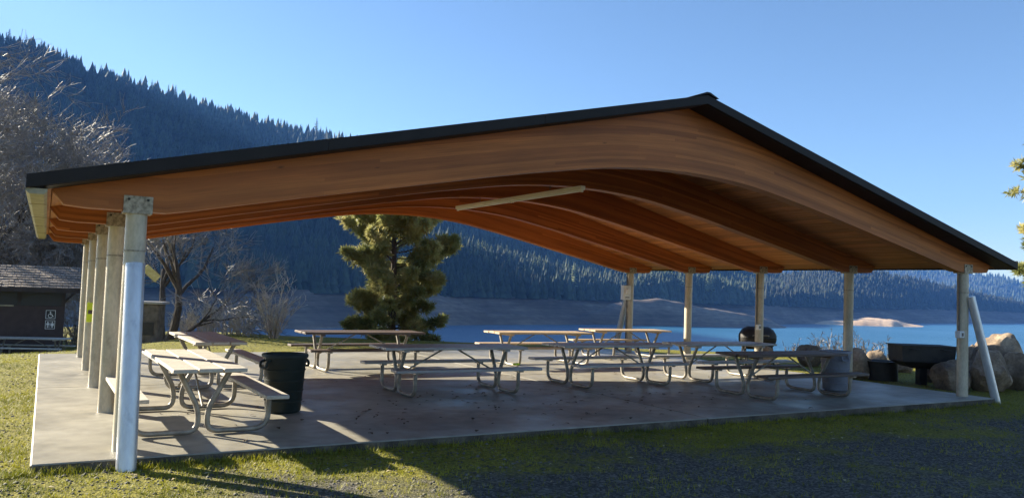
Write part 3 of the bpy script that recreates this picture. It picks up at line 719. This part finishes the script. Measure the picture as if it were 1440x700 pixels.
# ------------------------------------------------------------------ trash cans
def trash_can(loc, m, label, rz):
    o = empty('trash_can', loc, rz); M = MT[m]
    prof = [(0, .012), (.215, .012), (.225, .03), (.262, .60), (.268, .615), (.272, .70), (.292, .705), (.296, .735), (.288, .75), (.272, .745), (.258, .70), (.205, .05), (0, .05)]
    MB().lathe(prof, 32).obj('body', M, o, True)
    for k in range(4):
        z = .16+.13*k; rr = .229+.037*(z-.03)/.57
        MB().lathe([(rr-.004, z-.012), (rr+.004, z-.006), (rr+.004, z+.006), (rr-.004, z+.012)], 32).obj('rib', M, o, True)
    for s in (-1, 1):
        h = MB().tube(fillet([(s*.262, -.07, .67), (s*.312, -.07, .655), (s*.322, -.07, .585), (s*.322, .07, .585), (s*.312, .07, .655), (s*.262, .07, .67)], .03, 3), .017, 8).obj('handle', M, o, True)
    tag(o, label, 'trash can')
trash_can((2.75, 10.42, 0), 'can_black', 'black plastic trash can with side handles beside the sunlit table', R_(20))
trash_can((13.02, 9.92, 0), 'can_grey', 'blue-grey plastic trash can at the end of the dark brown table', R_(70))

# ------------------------------------------------------------------ grills
gz = lambda x, y: float(ground_z(x, y))
o = empty('pedestal_grill', (17.05, 10.75, gz(17.05, 10.75)), R_(-30))
MB().box(-.09, .09, -.09, .09, -.2, .36, .01).box(-.2, .2, -.14, .14, .36, .40).obj('pedestal', MT['iron'], o)
w, d = .60, .34
mb = MB(); n = 0
ring = lambda a, b, z: [(-a, -b, z), (a, -b, z), (a, b, z), (-a, b, z)]
loops = [ring(.38, .2, .40), ring(w-.02, d-.02, .52), ring(w, d, .86), ring(w+.03, d+.03, .865), ring(w+.03, d+.03, .885), ring(w-.02, d-.02, .88), ring(w-.05, d-.05, .56), ring(.36, .18, .45)]
for lp in loops: mb.v += lp
for i in range(len(loops)-1):
    for k in range(4): a = i*4+k; b = i*4+(k+1) % 4; mb.f.append((a, b, b+4, a+4))
mb.f += [(3, 2, 1, 0), tuple(range(28, 32))]
mb.obj('firebox', MT['iron'], o)
for k in range(24):
    x = -.56+k*1.12/23; MB().tube([(x, -d+.01, .875), (x, d-.01, .875)], .008, 6).obj('grate_bar', MT['iron'], o)
for s in (-.35, .35): MB().tube(fillet([(s-.09, -d-.02, .80), (s-.09, -d-.09, .80), (s+.09, -d-.09, .80), (s+.09, -d-.02, .80)], .03, 3), .010, 8).obj('handle', MT['iron'], o, True)
tag(o, 'large black rectangular grill on one pedestal near the boulder pile', 'grill')
bx, by = 16.05, 14.6
o = empty('barrel_grill', (bx, by, gz(bx, by)), R_(-32))
zc_ = .76; Lb, rb = .46, .30
def half_barrel(a0, a1, r, mname, name):
    mb = MB(); K = 10
    for x, rr in ((-Lb, r*.42), (-Lb+.07, r*.76), (-Lb+.20, r), (Lb-.20, r), (Lb-.07, r*.76), (Lb, r*.42)):
        for k in range(K+1):
            a = a0+(a1-a0)*k/K; mb.v.append((x, rr*math.cos(a), zc_+rr*math.sin(a)))
    for i in range(5):
        for k in range(K): a = i*(K+1)+k; mb.f.append((a, a+1, a+K+2, a+K+1))
    mb.f += [tuple(range(K+1)), tuple(range(5*(K+1), 6*(K+1)))[::-1]]
    return mb.obj(name, MT[mname], o, True)
half_barrel(math.pi+.02, 2*math.pi-.02, rb, 'iron', 'firebox'); lid = half_barrel(.02, math.pi-.02, rb, 'iron', 'lid')
MB().tube(fillet([(-.2, -rb+.02, zc_+.06), (-.2, -rb-.06, zc_+.08), (.2, -rb-.06, zc_+.08), (.2, -rb+.02, zc_+.06)], .03, 3), .012, 8).obj('handle', MT['pipe'], o, True)
for x in (-.34, .34):
    for y in (-.2, .2): MB().tube([(x, y*.8, zc_-rb*.75), (x*1.1, y*1.2, -.06)], .018, 8).obj('leg', MT['iron'], o, True)
tag(o, 'round black barrel grill standing by the lake behind the post', 'grill')
o = empty('fire_ring', (17.0, 11.75, gz(17, 11.75)), R_(-25))
mb = MB(); 
for z0, z1, r in ((-.05, .42, .40),):
    mb.lathe([(r, z0), (r, z1), (r+.02, z1), (r+.02, z1+.02), (r-.03, z1+.02), (r-.03, z0)], 28)
mb.obj('ring', MT['iron'], o, True)
for k in range(7): x = -.27+k*.09; h_ = math.sqrt(.37**2-x*x); MB().tube([(x, -h_, .43), (x, h_, .43)], .008, 6).obj('grate_bar', MT['iron'], o)
tag(o, 'low black steel fire ring beside the pedestal grill', 'fire ring')

# ------------------------------------------------------------------ boulders
def boulder(px, py, depth, w, h, d, seed, label, sink=.15):
    p = at(px, py, depth); z = gz(p.x, p.y); r = random.Random(seed)
    b = bmesh.new(); bmesh.ops.create_icosphere(b, subdivisions=4, radius=1)
    planes = [(Vector((r.gauss(0, 1), r.gauss(0, 1), r.gauss(0, 1))).normalized(), r.uniform(.62, .88)) for _ in range(13)]
    for v in b.verts:
        c = v.co.normalized(); k = 1.0
        for n_, dd in planes:
            q = c.dot(n_)
            if q > 1e-3: k = min(k, dd/q)
        k = k*.86 + .14*1 if k < 1 else k
        k *= 1 + .10*noise.fractal(c*1.8+Vector((seed, 0, 0)), 1, 2, 4) + .045*noise.fractal(c*5+Vector((seed, 3, 0)), 1, 2, 4)
        v.co = Vector((c.x*k*w/2, c.y*k*d/2, c.z*k*h*.62))
    me = bpy.data.meshes.new('boulder'); b.to_mesh(me); b.free(); me.materials.append(MT['stone'])
    me.polygons.foreach_set('use_smooth', [True]*len(me.polygons)); me.set_sharp_from_angle(angle=R_(28))
    o = link('boulder', me, None, (p.x, p.y, z + h*.62 - sink), (r.uniform(-.15, .15), r.uniform(-.15, .15), r.uniform(0, 6.28)))
    tag(o, label, 'boulder', 'boulders along the lake edge')
bl = [(1075, 500, 20.5, .60, .62, .6, 'brown pointed boulder below the barrel grill'),
 (1137, 503, 21.8, .85, .66, .75, 'grey angular boulder between the barrel grill and blue-grey can'),
 (1180, 506, 21.8, .8, .5, .7, 'low dark boulder behind the blue-grey trash can'),
 (1207, 520, 18.6, .72, .72, .7, 'rounded boulder just behind the fire ring'),
 (1234, 507, 21.6, .62, .56, .6, 'pale domed boulder standing alone by the gravel, left open by the grill'),
 (1266, 512, 20.8, .6, .45, .6, 'small pale boulder behind the pedestal grill'),
 (1337, 535, 17.0, .95, .66, .8, 'round-ended boulder beside the braced post'),
 (1392, 548, 16.9, 1.3, .85, .95, 'big dark boulder at the front of the pile'),
 (1408, 535, 17.9, 1.4, 1.22, 1.2, 'tallest tan boulder on top of the pile'),
 (1370, 532, 18.2, .9, .85, .9, 'sunlit boulder leaning against the tall one, behind the brace'),
 (1436, 548, 17.2, .9, .8, .9, 'boulder at the outer end of the pile under the pine bough'),
 (1305, 528, 18.5, .55, .45, .5, 'little boulder between the grill and the pile')]
for k, b in enumerate(bl): boulder(*b[:6], seed=k*3+2, label=b[6])

# ------------------------------------------------------------------ restroom
wr = at(87, 500, 29); zb = gz(wr.x, wr.y)-.05
rs = empty('restroom', (wr.x, wr.y, zb), R_(-1))
MB().box(-6, 0, 0, 4, -.6, 1.86, .01).obj('wall', MT['wallbrown'], rs)
MB().box(-5.97, -.03, .03, 3.97, 1.86, 2.40).obj('vent_screen', MT['black'], rs)
for x in (-6, -4.5, -3, -1.5, -.12): MB().box(x, x+.12, -.002, .1, 1.861, 2.42).obj('stud', MT['trimbrown'], rs)
MB().box(-4.4, -1.6, -.03, .025, 1.83, 1.88).obj('ledge', MT['gutter'], rs)
rf = MB().prism([(-.55, 2.42), (2, 3.22), (4.55, 2.42), (4.55, 2.50), (2, 3.30), (-.55, 2.50)], -6.5, .45, 'x').obj('roof', MT['trimbrown'], rs)
MB().box(-6.5, .45, -.60, -.552, 2.36, 2.52).obj('fascia', MT['trimbrown'], rs)
an = math.atan(.8/2.55); run = 2.55/math.cos(an); rows = 9
for k in range(rows):
    for side in (-1, 1):
        mb = MB(); r = random.Random(k*2+side); x = -6.52
        while x < .47:
            wv = r.uniform(.12, .26); e = r.uniform(-.03, .02); x1 = min(x+wv, .47); dx = .012; th = r.uniform(.03, .05)
            n = len(mb.v); y0 = e; y1 = run/rows+.03
            mb.v += [(x, y0, .0), (x1-dx, y0, .0), (x1-dx, y1, .0), (x, y1, 0), (x, y0, th), (x1-dx, y0, th), (x1-dx, y1, .012), (x, y1, .012)]
            mb.f += [tuple(n+i for i in q) for q in ((0,3,2,1),(4,5,6,7),(0,1,5,4),(1,2,6,5),(2,3,7,6),(3,0,4,7))]; x = x1
        c = mb.obj('shingle_course', MT['shingle'], rf); c['kind'] = 'stuff'
        s = k*run/rows
        if side < 0: c.location = (0, -.55+s*math.cos(an), 2.505+s*math.sin(an)); c.rotation_euler = (an+.012, 0, 0)
        else: c.location = (-6.05, 4.55-s*math.cos(an), 2.505+s*math.sin(an)); c.rotation_euler = (an+.012, 0, math.pi)
tag(rs, 'low brown restroom building with wood shingle roof beyond the slab', 'restroom')
# two pictogram signs
def sign(zc, which, label):
    o = empty('restroom_sign', (wr.x-.44, wr.y-.012, zb+zc), R_(-1))
    MB().box(-.17, .17, -.006, .006, -.17, .17, .002).obj('plate', MT['black'], o)
    mb = MB()
    for a in ((-.155, .155, .140, .155), (-.155, .155, -.155, -.140), (-.155, -.14, -.14, .14), (.14, .155, -.14, .14)): mb.box(a[0], a[1], -.010, -.006, a[2], a[3])
    mb.obj('border', MT['white'], o)
    s = MB()
    def disc(x, z, r): s.prism([(x+r*math.cos(t*math.pi/6), z+r*math.sin(t*math.pi/6)) for t in range(12)], -.010, -.0061)
    def bar(x0, z0, x1, z1, w):
        dx, dz = x1-x0, z1-z0; l = math.hypot(dx, dz); nx, nz = -dz/l*w, dx/l*w
        s.prism([(x0+nx, z0+nz), (x1+nx, z1+nz), (x1-nx, z1-nz), (x0-nx, z0-nz)], -.010, -.0061)
    if which == 'access':
        disc(-.01, .09, .022); bar(-.01, .065, -.005, -.01, .014); bar(-.005, .03, .045, .03, .009); bar(-.005, -.01, .05, -.01, .012); bar(.05, -.01, .075, -.075, .012); bar(.07, -.075, .10, -.068, .009)
        for t in range(14):
            a0 = R_(105+t*17); a1 = R_(105+(t+1)*17+1); q = .068
            bar(-.005+q*math.cos(a0), -.045+q*math.sin(a0), -.005+q*math.cos(a1), -.045+q*math.sin(a1), .009)
    else:
        for x, f in ((-.07, 0), (.07, 1)):
            disc(x, .09, .022)
            if f: s.prism([(x-.02, .06), (x+.02, .06), (x+.05, -.04), (x-.05, -.04)], -.010, -.0061)
            else: s.prism([(x-.035, .06), (x+.035, .06), (x+.03, -.02), (x-.03, -.02)], -.010, -.0061)
            bar(x-.013, -.03, x-.013, -.11, .009); bar(x+.013, -.03, x+.013, -.11, .009)
            bar(x-.035, .055, x-.052, -.01, .007); bar(x+.035, .055, x+.052, -.01, .007)
        bar(0, .11, 0, -.11, .004)
    s.obj('symbol', MT['white'], o); tag(o, label, 'sign')
sign(1.56, 'access', 'black square sign with white wheelchair symbol on the restroom wall')
sign(1.19, 'people', 'black square sign with white man and woman symbols on the restroom wall')

# ------------------------------------------------------------------ stone pedestal by the forked tree
pp = at(210, 490, 23.5); z = gz(pp.x, pp.y)
o = empty('stone_pedestal', (pp.x, pp.y, z), R_(-25))
MB().box(-.30, .30, -.28, .28, -.2, 1.16, .03).obj('shaft', MT['ped'], o)
MB().box(-.40, .40, -.36, .36, 1.16, 1.23, .01).obj('cap', MT['wood_grey'], o)
MB().box(-.18, .18, -.30, -.281, .25, .62).obj('panel', MT['iron'], o)
tag(o, 'stone pedestal with a flat cap beside the forked bare tree', 'pedestal')

# ------------------------------------------------------------------ vegetation
def bare_tree(name, loc, seed, height, trunk_r, levels, spread, label, limbs=None, twigm='twig', droop=0., nsub=(4, 6), parts=True, sides0=8, dens=1.0, lean=(0, 0), rmin=.0085):
    r = random.Random(seed); big = MB(); tw = MB(); o = empty(name, loc)
    def grow(p, d, L_, rad, lev):
        n = 5 if lev < 2 else 4; pts = [p]; q = p.copy(); dd = d.copy()
        for k in range(n):
            dd = (dd + Vector((r.gauss(0, .16), r.gauss(0, .16), r.gauss(0, .13) + (.05 if lev < 2 else -droop)))).normalized()
            q = q + dd*(L_/n); pts.append(q.copy())
        rr = [max(rmin, rad*(1-.62*k/n)) for k in range(n+1)]
        (big if lev < 2 else tw).tube(pts, rr, sides0 if lev == 0 else (6 if lev < 2 else 3), lev < 2)
        if lev >= levels: return
        cnt = int(r.randint(*nsub)*dens + (2 if lev >= 2 else 0))
        for k in range(cnt):
            t = r.uniform(.3 if lev else .45, 1.0); i = min(n-1, int(t*n)); b = pts[i].lerp(pts[i+1], t*n-i)
            tang = (pts[i+1]-pts[i]).normalized(); ax = Vector((r.gauss(0, 1), r.gauss(0, 1), r.gauss(0, 1))); ax = (ax - tang*ax.dot(tang)).normalized()
            a = r.uniform(.4, 1.0)*spread; nd = (tang*math.cos(a) + ax*math.sin(a)).normalized()
            grow(b, nd, L_*r.uniform(.48, .74), rr[i]*r.uniform(.45, .65), lev+1)
    for (dx, dy, dz, L_, rad) in limbs or [(lean[0], lean[1], 1, height*.5, trunk_r)]:
        grow(Vector((0, 0, -.15)), Vector((dx, dy, dz)).normalized(), L_, rad, 0)
    big.obj('trunk', MT['bark'], o, True)
    kind(tw.obj('twigs', MT[twigm], o), 'stuff')
    tag(o, label, 'tree' if height > 3 else 'shrub'); return o
def on_z(px, depth):
    p = at(px, 480, depth); return (p.x, p.y, gz(p.x, p.y)-.05)
def pxdir(dx, dz, dy=0): return (RX*dx+FX*dy, RY*dx+FY*dy, dz)
bare_tree('bare_tree', on_z(-100, 34), 3, 11, .22, 5, .95, 'tall bare tree with a dense tangle of twigs behind the restroom', limbs=[(*pxdir(.22, 1), 6.6, .24), (*pxdir(-.2, 1, .2), 7.4, .2), (*pxdir(.42, .9, -.1), 5.6, .19), (*pxdir(.1, 1, .4), 6.3, .17), (*pxdir(.75, .6, .1), 4.2, .14)], droop=.03, nsub=(4, 5), rmin=.008)
bare_tree('bare_tree', on_z(48, 35), 21, 7, .15, 5, .95, 'smaller bare tree rising behind the restroom shingle roof', limbs=[(*pxdir(.15, 1), 3.6, .13), (*pxdir(-.6, 1), 3.4, .11), (*pxdir(.7, 1), 3.4, .11)], droop=.02, nsub=(4, 5))
bare_tree('bare_tree', on_z(231, 25.5), 8, 6, .2, 4, .8, 'forked dark bare tree leaning beside the stone pedestal', limbs=[(*pxdir(-.34, 1), 2.9, .16), (*pxdir(.50, 1), 3.5, .15), (*pxdir(.72, .8, .2), 2.6, .07)], nsub=(4, 5), rmin=.006)
def shrub(px, depth, h, seed, label, n=26, spread=.55, m_='twigpale', group=None, name='bare_shrub'):
    r = random.Random(seed); loc = on_z(px, depth); o = empty(name, loc); mb = MB(); tw = MB()
    for k in range(n):
        a = r.uniform(0, 6.28); s = r.uniform(.05, spread); d = Vector((math.cos(a)*s, math.sin(a)*s, 1)).normalized(); L_ = h*r.uniform(.55, 1.05); p = Vector((math.cos(a)*.07, math.sin(a)*.07, -.08)); pts = [p]
        for i in range(5):
            d = (d + Vector((r.gauss(0, .1), r.gauss(0, .1), r.gauss(0, .04)))).normalized(); p = p + d*L_/5; pts.append(p)
        mb.tube(pts, [.014*(1-.13*i)*min(1, h/1.6+.3) for i in range(6)], 4, False)
        for i in range(7):
            j = r.randint(1, 5); b = pts[j]; dd = (d + Vector((r.gauss(0, .6), r.gauss(0, .6), r.gauss(.1, .3)))).normalized(); l2 = L_*r.uniform(.12, .32)
            e = b + dd*l2; tw.tube([b, b.lerp(e, .5)+Vector((0, 0, .01)), e], [.008, .007, .005], 3, False)
            for q in range(2):
                f_ = b.lerp(e, r.uniform(.3, .9)); d3 = (dd + Vector((r.gauss(0, .6), r.gauss(0, .6), r.gauss(0, .4)))).normalized(); tw.tube([f_, f_+d3*l2*.5], [.006, .004], 3, False)
    kind(mb.obj('stems', MT[m_], o), 'stuff'); kind(tw.obj('twigs', MT[m_], o), 'stuff'); tag(o, label, 'shrub', group)
shrub(384, 25, 1.9, 1, 'pale bare twiggy shrub standing alone between the black can and the lake', 34, .42)
for k, (x, h, dep) in enumerate([(252, 1.15, 26.5), (270, 1.3, 27), (288, 1.1, 26), (305, 1.35, 27.5), (322, 1.25, 26), (338, 1.0, 25.5), (348, 1.2, 27.5)]):
    shrub(x, dep, h, k+10, 'low grey scrub growing between the forked tree and the pale shrub', 16, .6, 'twigpale', 'low grey scrub by the shore')
for k, (x, h, dep) in enumerate([(98, 1.6, 33), (112, 1.9, 33), (104, 2.6, 36), (240, 1.3, 28)]):
    shrub(x, dep, h, k+30, 'grey brush growing past the corner of the restroom', 16, .6, 'twig', 'brush by the restroom')
for k, (x, h, dep) in enumerate([(1150, .8, 24.5), (1166, .95, 25), (1182, .8, 24.5), (1206, .95, 25), (1222, .75, 24.5), (1246, .8, 25), (1112, .6, 25)]):
    shrub(x, dep, h, k+50, 'wispy pale weeds on the lake edge behind the boulders', 9, .5, 'twig', 'pale weeds at the lake edge', 'weed_clump')
# yellow board on the forked tree
p0 = at(213, 384, 24.9)
o = MB().box(-.28, .28, -.02, .02, -.13, .13, .006).obj('wooden_board', MT['boardyellow'], None); o.location = p0; o.rotation_euler = (0, R_(40), R_(-28))
tag(o, 'tilted yellowish board fixed up on the forked tree', 'board')

def pine(loc, seed, H, rad, label, tuft=.24, nb=62, bottom=.06, only=None, dens=1.0):
    r = random.Random(seed); o = empty('pine_tree', loc); tk = MB(); br = MB()
    tk.tube([(0, 0, -.4), (.03, .02, H*.3), (-.03, .03, H*.65), (0, 0, H*.98)], [H*.022, H*.018, H*.010, .01], 10); tips = []
    for k in range(nb):
        t = bottom + (1-bottom)*(k+r.random())/nb; a = k*2.4 + r.uniform(-.5, .5)
        prof = min(1, (t/.14)**.7) * (1-.12*t-max(0, (t-.55)/.56)**2.6); L_ = rad*prof*r.choice((.6, .75, .85, .95, 1.0, 1.15))*r.uniform(.9, 1.1)+.12
        z = t*H; el = r.uniform(-.30, .55)+.25*t; d = Vector((math.cos(a)*math.cos(el), math.sin(a)*math.cos(el), math.sin(el)))
        p = Vector((0, 0, z)); pts = [p.copy()]; n = 6
        for i in range(n):
            d = (d + Vector((r.gauss(0, .10), r.gauss(0, .10), r.gauss(.03, .08)))).normalized(); p = p + d*L_/n; pts.append(p.copy())
        br.tube(pts, [max(.006, .03*H/7*(1-.8*i/n)*(.4+prof*.6)) for i in range(n+1)], 5, False)
        ns = int((8 + 16*L_/rad)*dens)
        for s in range(ns):
            u = r.uniform(.16, 1.0)**.55*n; i = min(n-1, int(u)); b = pts[i].lerp(pts[i+1], u-i)
            w = Vector((r.gauss(0, 1), r.gauss(0, 1), r.gauss(.15, .7))).normalized(); dd = (d*.5 + w).normalized(); l2 = r.uniform(.12, .46)*rad*.34*(1.25-u/n*.6)
            e = b + dd*l2; br.tube([b, e], [.008, .005], 3, False); tips.append((e, dd)); 
            if r.random() < .75: f_ = b.lerp(e, .5) + Vector((r.gauss(0, .08), r.gauss(0, .08), r.gauss(.03, .06))); tips.append((f_, (dd+w*.3).normalized()))
        tips.append((pts[-1], d))
    g = np.random.default_rng(seed); T = np.array([t[0] for t in tips]); D = np.array([t[1] for t in tips]); nn = 26
    K = len(T); dirs = g.normal(size=(K, nn, 3)); dirs /= np.linalg.norm(dirs, axis=2, keepdims=True); dirs = dirs*.9 + D[:, None]*.75; dirs[:, :, 2] += .12; dirs /= np.linalg.norm(dirs, axis=2, keepdims=True)
    ln = tuft*g.uniform(.55, 1.1, (K, nn, 1)); base = T[:, None] - D[:, None]*tuft*.35*g.uniform(0, 1, (K, nn, 1)); tip = base + dirs*ln
    side = np.cross(dirs, g.normal(size=(K, nn, 3))); side /= np.linalg.norm(side, axis=2, keepdims=True); w = .0135
    V = np.stack([base - side*w*.6, base + side*w*.6, base + dirs*ln*.6 + side*w, tip, base + dirs*ln*.6 - side*w], 2).reshape(-1, 3)
    i0 = np.arange(K*nn)*5; F = np.concatenate([np.stack([i0, i0+1, i0+2], 1), np.stack([i0, i0+2, i0+4], 1), np.stack([i0+4, i0+2, i0+3], 1)])
    tk.obj('trunk', MT['bark'], o, True); kind(br.obj('branches', MT['bark'], o), 'stuff'); kind(link('crown', raw_mesh('crown', V, F, MT['needle']), o), 'stuff')
    tag(o, label, 'tree'); return o
pp = at(549, 490, 27); pine((pp.x, pp.y, gz(pp.x, pp.y)-.3), 15, 6.5, 1.95, 'bushy green pine tree at the lake edge behind the dark brown table', .24, 98, .03, None, 2.0)
pp = at(1560, 490, 21); pine((pp.x, pp.y, gz(pp.x, pp.y)-.1), 9, 7.5, 2.5, 'pine tree reaching its boughs in past the roof eave by the boulder pile', .24, 64, .12)

# ---- grass, pebbles, leaves
def photo_keep(x, y, z):
    d = np.stack([x, y, z], -1)-CO; zz = d @ AZ; u = d @ AX/zz; v = d @ AY/zz
    return (zz > .5) & (np.abs(u) < .80) & (np.abs(v) < .48)
def patch(n, seed):
    g = np.random.default_rng(seed)
    # more samples close to the camera
    u = 4.2 + 22*g.random(n)**1.7; l = g.uniform(-.74, .74, n)*u
    return RX*l+FX*u, RY*l+FY*u, g
NZ = lambda x, y: np.array([noise.fractal(Vector((a*.42, b*.42, 0)), 1, 2, 5) for a, b in zip(x, y)])
x, y, gg = patch(240000, 3)
inslab = (x > SX[0]-.015) & (x < SX[2]+.015) & (y > SY[0]-.015) & (y < SY[2]+.02)
dedge = np.where((x > -.5) & (x < 15.6) & (y < SY[0]), SY[0]-y, 9.)
dleft = np.where((x < 0), 1., 0.)
pk = np.where(dedge < .16, 1.0, np.where(dedge < 1.3, .42*np.exp(-dedge*1.1)+.08, .06)) + .30*dleft
pk = pk*(.5+1.3*np.clip(NZ(x, y)+.35, 0, 1.2))
keep = (~inslab) & (gg.random(len(x)) < pk); x, y = x[keep], y[keep]
n = len(x); z0 = ground_z(x, y); de = dedge[keep]
bl_ = 4; h = gg.uniform(.018, .050, (n, bl_))*np.where(de < .14, 1.7, 1)[:, None]; a = gg.uniform(0, 6.28, (n, bl_)); ln = gg.uniform(.3, 1.1, (n, bl_))*h; ox = gg.normal(0, .016, (n, bl_)); oy = gg.normal(0, .016, (n, bl_))
cx, cy = x[:, None]+ox, y[:, None]+oy; w = .0035
V = np.stack([np.stack([cx-np.sin(a)*w, cy+np.cos(a)*w, z0[:, None]+0*a-.004], -1), np.stack([cx+np.sin(a)*w, cy-np.cos(a)*w, z0[:, None]+0*a-.004], -1), np.stack([cx+np.cos(a)*ln, cy+np.sin(a)*ln, z0[:, None]+h], -1)], 2).reshape(-1, 3)
o = link('grass', raw_mesh('grass', V, np.arange(len(V)).reshape(-1, 3), MT['grass'])); kind(o, 'stuff', 'short mossy grass growing through the gravel around the slab')
x, y, gg = patch(80000, 8); keep = ~((x > SX[0]-.03) & (x < SX[2]+.03) & (y > SY[0]-.03) & (y < SY[2]+.03)); x, y = x[keep], y[keep]
keep = gg.random(len(x)) < np.clip(.75-NZ(x, y)*1.2, .12, 1); x, y = x[keep], y[keep]; n = len(x)
oct_ = np.array([(1, 0, 0), (0, 1, 0), (-1, 0, 0), (0, -1, 0), (0, 0, .8), (0, 0, -.6), ], float)
of = np.array([(0, 1, 4), (1, 2, 4), (2, 3, 4), (3, 0, 4), (1, 0, 5), (2, 1, 5), (3, 2, 5), (0, 3, 5)])
sz = gg.gamma(2.0, .0043, n).clip(.003, .028); V = oct_[None]*sz[:, None, None]*gg.uniform(.6, 1.3, (n, 6, 1)); a = gg.uniform(0, 6.28, n); c, s = np.cos(a)[:, None], np.sin(a)[:, None]
V = np.stack([V[..., 0]*c - V[..., 1]*s + x[:, None], V[..., 0]*s + V[..., 1]*c + y[:, None], V[..., 2]*.6 + ground_z(x, y)[:, None] + sz[:, None]*.15], -1).reshape(-1, 3)
F = (of[None] + (np.arange(n)*6)[:, None, None]).reshape(-1, 3)
kind(link('gravel', raw_mesh('gravel', V, F, MT['pebble'])), 'stuff', 'loose grey gravel on the ground before the slab')
def litter(name, n, seed, onslab, label, smin, smax, m_):
    g = np.random.default_rng(seed); V = []; F = []
    for k in range(n):
        if onslab:
            c_ = g.integers(0, 4); cx_, cy_, sp = [(6.5, 9.6, 1.6), (9.3, 10.2, 1.4), (7.5, 12, 2.5), (4.5, 10.0, 1.5)][c_]
            x, y = cx_+g.normal(0, sp), cy_+g.normal(0, sp*.6)
            if not (SX[0]+.1 < x < SX[2]-.1 and SY[0]+.1 < y < SY[2]-.1): continue
            z = .005
        else:
            u = 5+7*g.random(); l = g.uniform(-.6, .62)*u; x, y = RX*l+FX*u, RY*l+FY*u
            if x > -.1 and y > 8.1: continue
            z = float(ground_z(x, y))+.012
        a = g.uniform(0, 6.28); s = g.uniform(smin, smax); up = g.uniform(.003, .018); b = len(V)
        for (p, q, h) in ((-1, 0, 0), (-.2, .5, 1), (.5, .35, .6), (1, 0, 0), (.4, -.45, .7), (-.3, -.5, .9)):
            V.append((x+s*(p*math.cos(a)-q*math.sin(a)), y+s*(p*math.sin(a)+q*math.cos(a)), z+h*up))
        F += [(b, b+1, b+5), (b+1, b+2, b+5), (b+2, b+4, b+5), (b+2, b+3, b+4)]
    kind(link(name, raw_mesh(name, np.array(V), np.array(F), MT[m_])), 'stuff', label)
litter('dead_leaves', 190, 2, True, 'dark dead leaves scattered on the concrete floor', .02, .05, 'leaf')
litter('fallen_leaves', 130, 6, False, 'pale fallen leaves lying on the gravel and moss', .018, .04, 'drygrass')

# ------------------------------------------------------------------ air
hz = MB().box(-4500, 4500, -900, 6500, -37, 590).mesh('haze', MT['white']); hz.materials.clear()
HM = bpy.data.materials.new('haze'); HM.use_nodes = True; HM.node_tree.nodes.clear()
v = HM.node_tree.nodes.new('ShaderNodeVolumePrincipled'); v.inputs['Color'].default_value = (.14, .38, 1, 1); v.inputs['Density'].default_value = .000085; v.inputs['Anisotropy'].default_value = .2
ho = HM.node_tree.nodes.new('ShaderNodeOutputMaterial'); HM.node_tree.links.new(v.outputs[0], ho.inputs['Volume'])
hz.materials.append(HM); kind(link('haze', hz), 'stuff', 'thin blue haze over the lake and the mountains')
